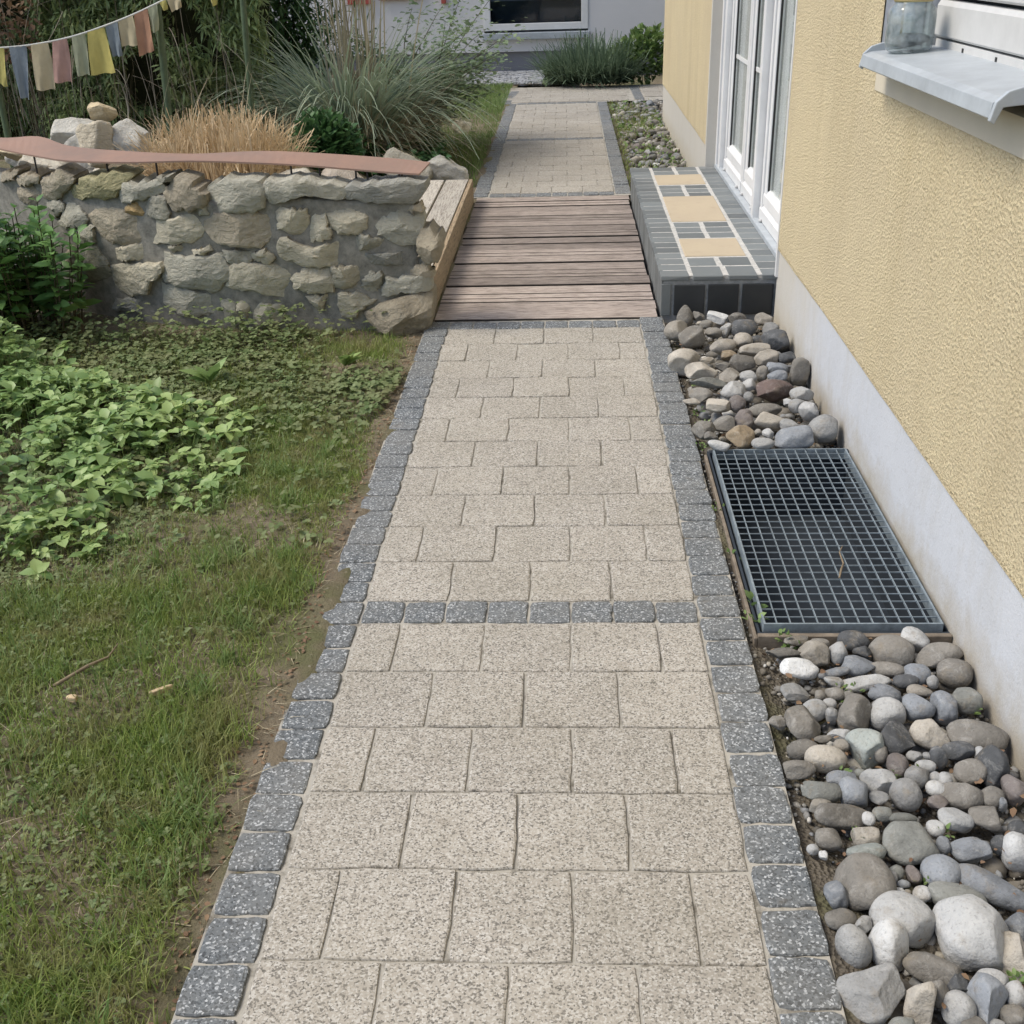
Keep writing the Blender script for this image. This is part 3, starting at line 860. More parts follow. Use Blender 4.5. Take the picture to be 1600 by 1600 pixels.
dpart(MB().box((XD + .001, DO0, DOZ - .1), (XD + .05, DO1, DOZ)), 'head_frame', 'white_pvc')
dpart(MB().box((1.500, DO0 + .01, .2), (1.504, DO1 - .01, DOZ)), 'curtain', 'curtain')
dpart(MB().box((1.54, DO0, .10), (1.60, DO1, .199)), 'inner_floor', 'room')
# window with closed roller shutter
win = empty('window', (1.5, 2.8, 1.16)); win.parent = house; win.matrix_parent_inverse = Matrix.Translation(house.location).inverted()
def wpart(mb, name, mat, bevel=0.0, smooth=False):
    o = mb.build(name, mat, None, bevel, smooth); o.parent = win; o.matrix_parent_inverse = Matrix.Translation(Vector((1.5, 2.8, 1.16))).inverted(); return o
wpart(MB().box((XW - .003, WO0 - .02, 1.052), (XW + .28, WO1 + .012, WOZ0 - .002)), 'apron', 'cream')
wpart(MB().box((XW + .0, WO1 - .001, WOZ0), (XW + .045, WO1 + .015, WOZ1)), 'reveal', 'plinth')
wpart(MB().box((XW - .003, WO0 - .03, 1.03), (XW + .2, WO0 - .0, WOZ1)), 'reveal', 'plinth')
wpart(MB().prism([(1.292, 1.128), (1.298, 1.124), (1.302, 1.15), (1.318, 1.157), (1.52, 1.172), (1.52, 1.177), (1.316, 1.163), (1.295, 1.156)], 2.235, 3.255), 'sill', 'sill', 0.0015)
for y0, y1 in ((2.222, 2.235), (3.255, 3.268)):
    prof = [(1.290, 1.124), (1.300, 1.118), (1.312, 1.148), (1.33, 1.150), (1.40, 1.155), (1.40, 1.186), (1.345, 1.184), (1.318, 1.176), (1.298, 1.158)]
    wpart(MB().prism(prof, y0, y1), 'sill_end_cap', 'sill', 0.002)
wpart(MB().box((1.422, 3.29, 1.165), (1.455, 3.369, WOZ1)), 'shutter_guide', 'guide', 0.004)
wpart(MB().box((1.46, 3.262, 1.165), (1.52, 3.345, WOZ1)).box((1.456, 3.30, 1.165), (1.46, 3.315, WOZ1)), 'frame', 'guide', 0.003)
XS = 1.478
wpart(MB().box((XS + .003, 2.20, 1.166), (XS + .02, 3.25, 1.192)), 'shutter_rail', 'shutter', 0.002)
for k in range(7):
    z0 = 1.195 + k * 0.098
    wpart(MB().prism([(XS + .02, z0), (XS + .004, z0 + .002), (XS - .003, z0 + .008), (XS - .003, z0 + .078), (XS + .004, z0 + .090), (XS + .02, z0 + .091)], 2.20, 3.252), 'shutter_slat', 'shutter')
for yh in (2.55, 2.78, 3.02): wpart(MB().box((XS + .0018, yh - .006, 1.172), (XS + .004, yh + .006, 1.184)), 'drain_slot', 'gasket')
wpart(MB().box((1.53, WO0, WOZ0 + .04), (1.56, WO1, WOZ1)), 'backing', 'room')

# jar on the sill
jar = empty('glass_jar', (1.385, 3.155, 1.168)); tag(jar, 'squat glass jar with brass-coloured lid standing on the window sill', 'jar')
prof = [(.001, .0), (.048, .0), (.056, .006), (.060, .02), (.060, .088), (.057, .102), (.046, .114), (.045, .128), (.0425, .128), (.0435, .113), (.0535, .100), (.0565, .088), (.0565, .02), (.052, .009), (.001, .007)]
MB().lathe(prof, (1.385, 3.155, 1.1685), 32).build('body', 'jar', jar, smooth=True)
MB().lathe([(.001, .119), (.0475, .119), (.0485, .1215), (.0485, .135), (.046, .138), (.001, .138)], (1.385, 3.155, 1.1685), 32).build('lid', 'lid', jar)
P, Fa = stone_verts('a', (.046, .046, .016), 5, 3, 0.1); P += np.array((1.385, 3.155, 1.195))
child(link('ash', mesh_np('ash', P, Fa, 3), 'ash', smooth=True), jar)

# ================================================================== GRATE
gx0, gx1, gy0, gy1, gz = 0.955, 1.366, 2.225, 3.235, 0.018
gr = empty('metal_grate', ((gx0 + gx1) / 2, gy0, 0)); tag(gr, 'galvanised steel light well grate lying beside the house plinth', 'grate')
MB().box((gx0, gy0, gz - .03), (gx1, gy0 + .005, gz)).box((gx0, gy1 - .005, gz - .03), (gx1, gy1, gz)).box((gx0, gy0 + .005, gz - .03), (gx0 + .005, gy1 - .005, gz)).box((gx1 - .005, gy0 + .005, gz - .03), (gx1, gy1 - .005, gz)).build('frame', 'galv', gr)
bl = MB().box((-.0010, 0, -.006), (.0010, gy1 - gy0 - .012, 0)).mesh('bearing_bar')
bc = MB().box((0, -.0009, -.003), (gx1 - gx0 - .012, .0009, 0)).mesh('cross_bar')
for k in range(1, 13):
    o = link('bearing_bar', bl, 'galv'); o.location = (gx0 + k * (gx1 - gx0) / 13, gy0 + .006, gz - .001); child(o, gr)
for k in range(1, 29):
    o = link('cross_bar', bc, 'galv'); o.location = (gx0 + .006, gy0 + k * (gy1 - gy0) / 29, gz - .0018); child(o, gr)
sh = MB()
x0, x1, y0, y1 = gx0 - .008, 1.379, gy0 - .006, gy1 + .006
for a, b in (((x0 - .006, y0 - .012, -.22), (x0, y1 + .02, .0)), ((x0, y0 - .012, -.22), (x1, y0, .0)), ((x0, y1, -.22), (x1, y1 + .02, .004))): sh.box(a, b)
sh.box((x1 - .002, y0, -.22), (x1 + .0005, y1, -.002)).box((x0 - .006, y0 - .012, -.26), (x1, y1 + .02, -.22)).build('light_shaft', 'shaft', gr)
MB().box((.938, gy0 - .034, -.05), (1.378, gy0 - .0195, .006)).box((.929, gy0 - .034, -.05), (.9375, gy1, .001)).build('edging', 'curb', gr, 0.002)
mb = MB(); mb.tube([(1.172, 2.43, .022), (1.185, 2.47, .024), (1.197, 2.50, .023), (1.20, 2.56, .023), (1.214, 2.59, .024)], [.0025, .003, .0025, .002, .0015], 5)
tag(mb.build('twig', 'twig', smooth=True), 'thin bent dry twig lying on the metal grate', 'twig')

# ================================================================== PEBBLES (loose stones, each a thing)
SC = {'w': (.53, .535, .52), 'l': (.37, .37, .355), 'b': (.235, .258, .285), 'd': (.10, .106, .112), 'n': (.235, .215, .18), 't': (.42, .375, .30), 'g': (.225, .232, .205),
      'r': (.24, .20, .18), 's': (.33, .37, .34), 'o': (.30, .22, .12), 'm': (.19, .125, .105)}
SW = {'w': 'whitish', 'l': 'light grey', 'b': 'blue-grey', 'd': 'dark grey', 'n': 'brown-grey', 't': 'tan', 'g': 'olive-grey', 'r': 'reddish-grey', 's': 'greenish-grey', 'o': 'ochre brown', 'm': 'dark red'}
STONES = [('near', 1.15, 2.171, 0.005, 0.038, 0.027, 0.022, 0, 'd', 'r'),
 ('near', 1.222, 2.129, 0.005, 0.05, 0.043, 0.035, -15, 'n', 'r'),
 ('near', 1.284, 2.177, 0.005, 0.034, 0.031, 0.025, -30, 'w', 'r'),
 ('near', 1.024, 2.174, 0.005, 0.032, 0.015, 0.012, 0, 'n', 'r'),
 ('near', 1.074, 2.168, 0.005, 0.023, 0.013, 0.011, -15, 'n', 'r'),
 ('near', 1.106, 2.126, 0.005, 0.021, 0.027, 0.028, 0, 'l', 'r'),
 ('near', 1.163, 2.126, 0.005, 0.021, 0.017, 0.014, -20, 'd', 'a'),
 ('near', 0.985, 2.126, 0.005, 0.036, 0.016, 0.013, 0, 'n', 'a'),
 ('near', 1.051, 2.116, 0.005, 0.034, 0.03, 0.024, -35, 't', 'a'),
 ('near', 1.006, 2.063, 0.005, 0.045, 0.025, 0.02, -8, 'w', 'r'),
 ('near', 1.136, 2.073, 0.005, 0.038, 0.023, 0.019, 0, 'b', 'a'),
 ('near', 1.197, 2.061, 0.005, 0.038, 0.018, 0.014, -15, 'n', 'r'),
 ('near', 1.322, 2.116, 0.005, 0.05, 0.028, 0.022, 20, 'n', 'a'),
 ('near', 1.341, 2.049, 0.005, 0.04, 0.036, 0.028, -30, 'n', 'r'),
 ('near', 1.256, 2.043, 0.005, 0.029, 0.027, 0.022, 0, 'b', 'r'),
 ('near', 1.079, 2.048, 0.005, 0.035, 0.013, 0.01, 0, 'b', 'r'),
 ('near', 1.225, 2.016, 0.005, 0.029, 0.018, 0.014, 0, 'd', 'r'),
 ('near', 1.283, 2.016, 0.005, 0.013, 0.017, 0.013, 0, 'w', 'r'),
 ('near', 1.073, 2.013, 0.005, 0.023, 0.014, 0.012, -40, 'l', 'r'),
 ('near', 1.066, 1.972, 0.005, 0.023, 0.016, 0.013, -35, 'n', 'r'),
 ('near', 1.095, 1.964, 0.005, 0.013, 0.016, 0.013, 0, 'n', 'r'),
 ('near', 0.981, 1.972, 0.005, 0.027, 0.022, 0.018, -20, 'l', 'a'),
 ('near', 1.033, 1.966, 0.005, 0.012, 0.014, 0.011, 0, 'n', 'r'),
 ('near', 1.136, 2.013, 0.005, 0.048, 0.023, 0.018, 0, 'l', 'a'),
 ('near', 1.169, 1.975, 0.005, 0.034, 0.025, 0.02, -12, 'b', 'r'),
 ('near', 1.244, 1.981, 0.005, 0.029, 0.016, 0.013, 0, 't', 'r'),
 ('near', 1.223, 1.922, 0.005, 0.035, 0.038, 0.03, 0, 'b', 'r'),
 ('near', 1.279, 1.917, 0.005, 0.028, 0.036, 0.036, 0, 'b', 'r'),
 ('near', 1.33, 1.948, 0.005, 0.033, 0.034, 0.027, 0, 'g', 'r'),
 ('near', 1.159, 1.9, 0.005, 0.038, 0.037, 0.03, 0, 'w', 'r'),
 ('near', 1.09, 1.892, 0.005, 0.034, 0.043, 0.037, 0, 'n', 'a'),
 ('near', 0.978, 1.865, 0.005, 0.036, 0.037, 0.029, 0, 'n', 'a'),
 ('near', 1.011, 1.913, 0.005, 0.026, 0.026, 0.021, -30, 'w', 'r'),
 ('near', 1.044, 1.897, 0.005, 0.014, 0.017, 0.022, 0, 'l', 'r'),
 ('near', 1.047, 1.935, 0.005, 0.014, 0.014, 0.011, 0, 'l', 'r'),
 ('near', 1.046, 1.829, 0.005, 0.022, 0.015, 0.012, 0, 'w', 'a'),
 ('near', 1.01, 1.819, 0.005, 0.018, 0.01, 0.008, 0, 'n', 'r'),
 ('near', 1.042, 1.799, 0.005, 0.016, 0.013, 0.011, 0, 't', 'r'),
 ('near', 1.15, 1.817, 0.005, 0.037, 0.036, 0.029, -20, 'd', 'a'),
 ('near', 1.225, 1.833, 0.005, 0.037, 0.034, 0.027, 0, 't', 'r'),
 ('near', 1.088, 1.789, 0.005, 0.035, 0.039, 0.031, 0, 's', 'a'),
 ('near', 1.316, 1.826, 0.005, 0.06, 0.036, 0.029, -10, 'n', 'r'),
 ('near', 1.264, 1.786, 0.005, 0.034, 0.021, 0.017, -10, 'd', 'r'),
 ('near', 1.219, 1.763, 0.005, 0.015, 0.018, 0.023, 25, 'd', 'r'),
 ('near', 1.003, 1.759, 0.005, 0.039, 0.031, 0.025, 0, 't', 'r'),
 ('near', 0.966, 1.788, 0.005, 0.033, 0.022, 0.018, 0, 'n', 'r'),
 ('near', 1.137, 1.741, 0.005, 0.021, 0.026, 0.021, 0, 'r', 'r'),
 ('near', 1.189, 1.739, 0.005, 0.021, 0.015, 0.012, -10, 'w', 'r'),
 ('near', 1.177, 1.768, 0.005, 0.016, 0.013, 0.01, 0, 'l', 'r'),
 ('near', 1.201, 1.768, 0.005, 0.011, 0.009, 0.007, 0, 'l', 'r'),
 ('near', 1.267, 1.721, 0.005, 0.032, 0.025, 0.02, 15, 'n', 'r'),
 ('near', 1.312, 1.728, 0.005, 0.029, 0.036, 0.044, 15, 'd', 'r'),
 ('near', 1.304, 1.774, 0.005, 0.011, 0.014, 0.015, 0, 'w', 'r'),
 ('near', 0.941, 1.725, 0.005, 0.029, 0.018, 0.015, 0, 'n', 'a'),
 ('near', 1.021, 1.7, 0.005, 0.029, 0.018, 0.014, 0, 'b', 'r'),
 ('near', 1.088, 1.694, 0.005, 0.03, 0.027, 0.021, -30, 'w', 'a'),
 ('near', 1.129, 1.656, 0.005, 0.026, 0.033, 0.027, 20, 'l', 'r'),
 ('near', 1.163, 1.704, 0.005, 0.021, 0.026, 0.028, -25, 'l', 'r'),
 ('near', 1.196, 1.704, 0.005, 0.014, 0.013, 0.01, 0, 'w', 'r'),
 ('near', 1.19, 1.673, 0.005, 0.019, 0.017, 0.013, 0, 'w', 'r'),
 ('near', 1.214, 1.695, 0.005, 0.014, 0.018, 0.014, 0, 'l', 'r'),
 ('near', 1.036, 1.66, 0.005, 0.031, 0.033, 0.027, 0, 'b', 'r'),
 ('near', 0.972, 1.661, 0.005, 0.036, 0.023, 0.018, -10, 'g', 'a'),
 ('near', 1.077, 1.647, 0.005, 0.019, 0.014, 0.011, -30, 'l', 'r'),
 ('near', 1.233, 1.655, 0.005, 0.034, 0.03, 0.024, 0, 'n', 'a'),
 ('near', 1.283, 1.647, 0.005, 0.022, 0.025, 0.02, -30, 'n', 'r'),
 ('near', 1.333, 1.669, 0.005, 0.023, 0.029, 0.032, 0, 'r', 'r'),
 ('near', 1.297, 1.63, 0.005, 0.009, 0.011, 0.015, 0, 'b', 'r'),
 ('near', 1.181, 1.631, 0.005, 0.017, 0.016, 0.013, 0, 'r', 'a'),
 ('near', 0.964, 1.622, 0.005, 0.023, 0.014, 0.011, 0, 't', 'r'),
 ('near', 0.999, 1.599, 0.005, 0.043, 0.026, 0.021, 0, 'n', 'a'),
 ('near', 1.045, 1.589, 0.005, 0.012, 0.014, 0.012, 0, 'w', 'r'),
 ('near', 1.2, 1.591, 0.005, 0.035, 0.026, 0.02, 0, 'w', 'r'),
 ('near', 1.259, 1.595, 0.005, 0.029, 0.024, 0.019, -20, 'n', 'a'),
 ('near', 1.109, 1.592, 0.005, 0.026, 0.012, 0.01, 0, 'g', 'r'),
 ('near', 1.074, 1.602, 0.005, 0.02, 0.015, 0.012, 0, 'g', 'r'),
 ('near', 1.059, 1.717, 0.005, 0.011, 0.011, 0.009, 0, 'g', 'r'),
 ('near', 1.111, 1.775, 0.005, 0.015, 0.018, 0.018, 0, 'n', 'r'),
 ('near', 0.928, 1.87, 0.005, 0.015, 0.016, 0.012, 0, 'n', 'a'),
 ('near', 0.965, 1.54, 0.0, 0.025, 0.022, 0.018, 0, 'n', 'r'),
 ('near', 0.931, 1.516, 0.0, 0.011, 0.011, 0.009, 0, 'w', 'r'),
 ('near', 0.946, 1.502, 0.0, 0.008, 0.01, 0.008, 0, 'w', 'r'),
 ('near', 1.03, 1.55, 0.0, 0.03, 0.017, 0.013, 0, 't', 'c'),
 ('near', 1.024, 1.508, 0.0, 0.034, 0.019, 0.015, 0, 's', 'r'),
 ('near', 1.105, 1.532, 0.0, 0.049, 0.046, 0.037, 0, 'g', 'r'),
 ('near', 1.161, 1.571, 0.0, 0.016, 0.017, 0.013, 0, 'w', 'r'),
 ('near', 1.161, 1.526, 0.0, 0.013, 0.017, 0.018, 0, 'b', 'r'),
 ('near', 1.209, 1.518, 0.0, 0.038, 0.024, 0.019, 0, 'b', 'r'),
 ('near', 1.261, 1.529, 0.0, 0.017, 0.021, 0.019, 0, 'd', 'r'),
 ('near', 1.282, 1.515, 0.0, 0.025, 0.031, 0.04, 0, 'w', 'r'),
 ('near', 1.306, 1.569, 0.0, 0.016, 0.017, 0.013, 0, 'd', 'r'),
 ('near', 1.138, 1.459, 0.0, 0.038, 0.037, 0.03, 0, 'b', 'r'),
 ('near', 1.215, 1.427, 0.0, 0.071, 0.027, 0.021, -32, 'b', 'r'),
 ('near', 1.147, 1.401, 0.0, 0.052, 0.031, 0.024, -15, 'g', 'r'),
 ('near', 1.003, 1.437, 0.0, 0.047, 0.054, 0.043, 0, 'n', 'r'),
 ('near', 1.063, 1.463, 0.0, 0.014, 0.016, 0.013, 0, 'g', 'r'),
 ('near', 1.09, 1.455, 0.0, 0.014, 0.018, 0.018, 0, 'r', 'r'),
 ('near', 1.067, 1.436, 0.0, 0.011, 0.008, 0.007, 0, 'b', 'r'),
 ('near', 1.053, 1.448, 0.0, 0.008, 0.01, 0.012, 0, 'l', 'r'),
 ('near', 1.056, 1.422, 0.0, 0.011, 0.007, 0.006, 0, 'w', 'r'),
 ('near', 1.07, 1.418, 0.0, 0.006, 0.005, 0.004, 0, 't', 'r'),
 ('near', 1.092, 1.412, 0.0, 0.016, 0.015, 0.012, 0, 'w', 'r'),
 ('near', 0.948, 1.41, 0.0, 0.02, 0.025, 0.028, 25, 'b', 'r'),
 ('near', 0.946, 1.357, 0.0, 0.025, 0.019, 0.015, 0, 'n', 'r'),
 ('near', 0.977, 1.344, 0.0, 0.013, 0.017, 0.017, -40, 'l', 'a'),
 ('near', 0.953, 1.301, 0.0, 0.024, 0.03, 0.037, 25, 'l', 'r'),
 ('near', 1.048, 1.359, 0.0, 0.054, 0.049, 0.039, 0, 'w', 'r'),
 ('near', 1.009, 1.306, 0.0, 0.032, 0.04, 0.041, 0, 'w', 'r'),
 ('near', 1.148, 1.323, 0.0, 0.065, 0.064, 0.051, 0, 'w', 'r'),
 ('near', 1.198, 1.283, 0.0, 0.025, 0.031, 0.04, 0, 't', 'a'),
 ('near', 1.226, 1.344, 0.0, 0.024, 0.027, 0.022, 0, 'b', 'r'),
 ('near', 1.073, 1.258, 0.0, 0.045, 0.027, 0.022, -20, 'n', 'r'),
 ('near', 1.15, 1.239, 0.0, 0.025, 0.018, 0.014, -10, 'w', 'r'),
 ('near', 1.095, 1.231, 0.0, 0.017, 0.021, 0.017, 0, 'd', 'a'),
 ('near', 1.126, 1.198, 0.0, 0.03, 0.038, 0.036, 0, 'b', 'a'),
 ('near', 1.174, 1.209, 0.0, 0.017, 0.021, 0.028, 0, 'l', 'r'),
 ('near', 1.082, 1.184, 0.0, 0.025, 0.029, 0.024, 0, 'l', 'r'),
 ('near', 1.063, 1.21, 0.0, 0.015, 0.018, 0.024, 0, 'n', 'r'),
 ('near', 1.028, 1.194, 0.0, 0.023, 0.028, 0.037, 0, 't', 'a'),
 ('near', 0.966, 1.216, 0.0, 0.049, 0.042, 0.034, 0, 'l', 'a'),
 ('near', 1.158, 1.176, 0.0, 0.021, 0.016, 0.013, 0, 'n', 'r'),
 ('near', 1.126, 1.163, 0.0, 0.017, 0.007, 0.006, 0, 'l', 'r'),
 ('near', 1.095, 1.157, 0.0, 0.018, 0.014, 0.012, 0, 'n', 'r'),
 ('near', 0.993, 1.155, 0.0, 0.022, 0.014, 0.012, 0, 'g', 'r'),
 ('mid', 0.997, 4.599, 0.03, 0.045, 0.04, 0.048, 0, 'n', 'p'),
 ('mid', 0.95, 4.404, 0.03, 0.048, 0.043, 0.035, 15, 't', 'a'),
 ('mid', 0.997, 4.324, 0.03, 0.062, 0.049, 0.039, 30, 'n', 'r'),
 ('mid', 1.132, 4.575, 0.03, 0.05, 0.026, 0.02, -30, 'w', 'c'),
 ('mid', 1.143, 4.403, 0.03, 0.02, 0.025, 0.031, -20, 'l', 'a'),
 ('mid', 1.207, 4.538, 0.03, 0.034, 0.032, 0.025, 0, 'n', 'a'),
 ('mid', 1.216, 4.408, 0.03, 0.058, 0.046, 0.037, 0, 'd', 'r'),
 ('mid', 1.314, 4.533, 0.03, 0.034, 0.032, 0.025, 30, 't', 'a'),
 ('mid', 1.313, 4.387, 0.03, 0.035, 0.037, 0.029, 0, 'l', 'r'),
 ('mid', 1.255, 4.275, 0.03, 0.034, 0.024, 0.019, 0, 'd', 'r'),
 ('mid', 1.322, 4.233, 0.03, 0.061, 0.056, 0.045, 20, 'd', 'a'),
 ('mid', 1.077, 4.487, 0.03, 0.028, 0.025, 0.02, 0, 'n', 'r'),
 ('mid', 1.089, 4.374, 0.03, 0.035, 0.028, 0.022, 0, 'n', 'r'),
 ('mid', 1.1, 4.193, 0.03, 0.051, 0.038, 0.031, 0, 't', 'r'),
 ('mid', 1.181, 4.248, 0.03, 0.039, 0.039, 0.031, 30, 't', 'a'),
 ('mid', 1.214, 4.152, 0.03, 0.062, 0.032, 0.026, 8, 't', 'r'),
 ('mid', 0.939, 4.031, 0.03, 0.049, 0.057, 0.046, -30, 't', 'a'),
 ('mid', 1.05, 4.102, 0.03, 0.024, 0.019, 0.015, 0, 'n', 'r'),
 ('mid', 1.113, 4.1, 0.03, 0.029, 0.023, 0.018, 0, 'o', 'a'),
 ('mid', 1.152, 4.002, 0.03, 0.051, 0.048, 0.038, 0, 'n', 'r'),
 ('mid', 1.246, 4.053, 0.03, 0.047, 0.037, 0.03, 15, 't', 'r'),
 ('mid', 1.298, 4.085, 0.03, 0.014, 0.017, 0.014, 0, 'l', 'r'),
 ('mid', 1.325, 4.057, 0.03, 0.035, 0.027, 0.022, 10, 'd', 'r'),
 ('mid', 1.251, 3.959, 0.03, 0.021, 0.022, 0.018, 0, 'b', 'r'),
 ('mid', 1.272, 3.925, 0.03, 0.037, 0.033, 0.027, 0, 'b', 'r'),
 ('mid', 1.256, 3.856, 0.03, 0.039, 0.026, 0.021, 0, 'b', 'r'),
 ('mid', 1.206, 3.883, 0.03, 0.023, 0.028, 0.032, -10, 'n', 'r'),
 ('mid', 1.342, 3.884, 0.03, 0.038, 0.048, 0.055, -15, 'n', 'r'),
 ('mid', 0.987, 3.91, 0.03, 0.05, 0.039, 0.031, -20, 't', 'a'),
 ('mid', 1.026, 4.027, 0.03, 0.026, 0.017, 0.014, 0, 't', 'a'),
 ('mid', 1.09, 3.868, 0.03, 0.036, 0.03, 0.024, 0, 't', 'a'),
 ('mid', 1.072, 3.965, 0.03, 0.032, 0.02, 0.016, 0, 'n', 'a'),
 ('mid', 1.152, 3.853, 0.03, 0.032, 0.025, 0.02, 0, 'l', 'r'),
 ('mid', 0.999, 3.79, 0.03, 0.058, 0.024, 0.019, 5, 'g', 'a'),
 ('mid', 1.087, 3.715, 0.03, 0.044, 0.037, 0.03, -10, 'l', 'a'),
 ('mid', 1.139, 3.761, 0.03, 0.033, 0.029, 0.023, 0, 'l', 'r'),
 ('mid', 1.126, 3.655, 0.03, 0.019, 0.021, 0.017, 0, 'l', 'r'),
 ('mid', 1.214, 3.705, 0.03, 0.067, 0.042, 0.034, 15, 'm', 'a'),
 ('mid', 1.31, 3.667, 0.03, 0.041, 0.031, 0.025, 0, 'l', 'r'),
 ('mid', 0.965, 3.672, 0.03, 0.037, 0.029, 0.023, -20, 'n', 'a'),
 ('mid', 1.008, 3.58, 0.03, 0.049, 0.026, 0.02, -25, 't', 'c'),
 ('mid', 1.078, 3.589, 0.03, 0.025, 0.031, 0.025, 0, 'r', 'a'),
 ('mid', 1.083, 3.48, 0.03, 0.031, 0.027, 0.022, 0, 'r', 'r'),
 ('mid', 1.16, 3.521, 0.03, 0.056, 0.028, 0.022, 15, 'n', 'a'),
 ('mid', 1.166, 3.436, 0.03, 0.059, 0.03, 0.024, 22, 't', 'a'),
 ('mid', 1.275, 3.561, 0.03, 0.027, 0.028, 0.022, 10, 'l', 'a'),
 ('mid', 1.251, 3.595, 0.03, 0.019, 0.018, 0.014, 0, 'l', 'a'),
 ('mid', 1.306, 3.516, 0.03, 0.027, 0.034, 0.031, 20, 'l', 'a'),
 ('mid', 1.217, 3.394, 0.03, 0.034, 0.027, 0.021, -10, 'l', 'r'),
 ('mid', 1.015, 3.409, 0.03, 0.037, 0.034, 0.027, 0, 'n', 'r'),
 ('mid', 1.078, 3.418, 0.03, 0.033, 0.032, 0.025, 0, 'r', 'r'),
 ('mid', 1.05, 3.299, 0.03, 0.04, 0.043, 0.034, 0, 'o', 'a'),
 ('mid', 0.978, 3.238, 0.03, 0.037, 0.021, 0.017, -10, 'w', 'r'),
 ('mid', 1.214, 3.29, 0.03, 0.065, 0.04, 0.032, -5, 'b', 'r'),
 ('mid', 1.322, 3.361, 0.03, 0.048, 0.058, 0.046, 0, 'l', 'r'),
 ('mid', 1.141, 3.326, 0.03, 0.018, 0.019, 0.015, 0, 'w', 'a'),
 ('mid', 1.11, 3.249, 0.03, 0.035, 0.021, 0.017, -10, 'l', 'r'),
 ('mid', 0.943, 3.36, 0.03, 0.038, 0.029, 0.023, 0, 'n', 'a'),
 ('mid', 1.271, 3.352, 0.03, 0.026, 0.019, 0.015, 0, 'n', 'r'),
 ('mid', 1.108, 3.336, 0.03, 0.012, 0.014, 0.012, 0, 'n', 'r'),
 ('mid', 0.927, 3.616, 0.03, 0.026, 0.013, 0.01, -10, 't', 'a'),
 ('mid', 1.05, 4.597, 0.03, 0.024, 0.026, 0.021, 0, 'n', 'a'),
 ('mid', 0.957, 3.31, 0.03, 0.024, 0.019, 0.015, 0, 'n', 'r'),
 ('far', 1.228, 12.132, 0.0, 0.061, 0.032, 0.025, 20, 'w', 'a'),
 ('far', 1.034, 11.712, 0.0, 0.035, 0.025, 0.02, 20, 't', 'a'),
 ('far', 1.31, 11.96, 0.0, 0.07, 0.025, 0.02, 0, 'n', 'r'),
 ('far', 1.336, 11.788, 0.0, 0.045, 0.056, 0.044, 0, 'b', 'a'),
 ('far', 1.304, 11.588, 0.0, 0.059, 0.036, 0.029, 0, 'n', 'r'),
 ('far', 1.322, 11.302, 0.0, 0.038, 0.024, 0.019, 0, 'l', 'r'),
 ('far', 1.145, 11.404, 0.0, 0.087, 0.024, 0.019, 0, 'l', 'r'),
 ('far', 1.062, 11.011, 0.0, 0.042, 0.026, 0.021, 0, 'n', 'r'),
 ('far', 1.237, 11.113, 0.0, 0.052, 0.029, 0.023, 0, 'l', 'r'),
 ('far', 1.271, 10.564, 0.0, 0.067, 0.045, 0.036, 10, 'n', 'r'),
 ('far', 1.166, 10.314, 0.0, 0.026, 0.022, 0.017, 0, 'w', 'a'),
 ('far', 1.327, 9.998, 0.0, 0.055, 0.032, 0.025, 0, 'n', 'r'),
 ('far', 1.246, 10.074, 0.0, 0.043, 0.032, 0.026, 0, 'n', 'r'),
 ('far', 1.256, 9.443, 0.0, 0.052, 0.03, 0.024, 10, 'n', 'r'),
 ('far', 1.073, 9.276, 0.0, 0.059, 0.039, 0.032, 15, 'r', 'r'),
 ('far', 1.148, 8.988, 0.0, 0.046, 0.038, 0.031, 20, 'l', 'r'),
 ('far', 1.25, 8.974, -0.0, 0.042, 0.048, 0.038, 0, 'n', 'r'),
 ('far', 1.053, 8.933, -0.0, 0.042, 0.019, 0.015, 0, 'l', 'r'),
 ('far', 1.286, 9.849, 0.0, 0.034, 0.021, 0.017, 0, 'l', 'r'),
 ('far', 1.347, 9.473, -0.0, 0.032, 0.03, 0.024, 0, 'n', 'r'),
 ('far', 1.348, 10.631, 0.0, 0.031, 0.028, 0.022, 0, 'l', 'r'),
 ('far', 1.078, 10.627, 0.0, 0.036, 0.022, 0.018, 0, 'n', 'r'),
 ('far', 1.003, 10.702, -0.0, 0.036, 0.023, 0.018, 0, 'l', 'r'),
 ('far', 1.07, 9.57, 0.0, 0.029, 0.02, 0.016, 0, 'w', 'a'),
 ('far', 1.137, 10.035, 0.0, 0.021, 0.019, 0.015, 0, 'w', 'r'),
 ('far', 1.059, 10.103, -0.0, 0.03, 0.021, 0.017, 0, 'n', 'r'),
 ('far', 1.352, 9.048, 0.0, 0.027, 0.034, 0.027, 0, 't', 'a'),
 ('far', 1.237, 8.629, 0.0, 0.033, 0.023, 0.018, 0, 'l', 'r'),
 ('far', 1.158, 8.516, 0.0, 0.026, 0.023, 0.018, 0, 'w', 'a'),
 ('far', 1.269, 8.502, 0.0, 0.029, 0.023, 0.018, 0, 'n', 'r'),
 ('far', 0.987, 9.009, 0.0, 0.027, 0.019, 0.015, 0, 'l', 'r'),
 ('far', 0.972, 10.994, 0.0, 0.033, 0.02, 0.016, 0, 'n', 'r'),
 ('far', 1.151, 10.866, 0.0, 0.032, 0.023, 0.018, 0, 'l', 'r'),
 ('far', 1.347, 11.02, 0.0, 0.033, 0.029, 0.023, 0, 'n', 'r'),
 ('far', 1.348, 10.227, 0.0, 0.026, 0.022, 0.017, 0, 'n', 'r'),
 ('far', 1.158, 9.608, 0.0, 0.037, 0.023, 0.018, 0, 'n', 'r'),
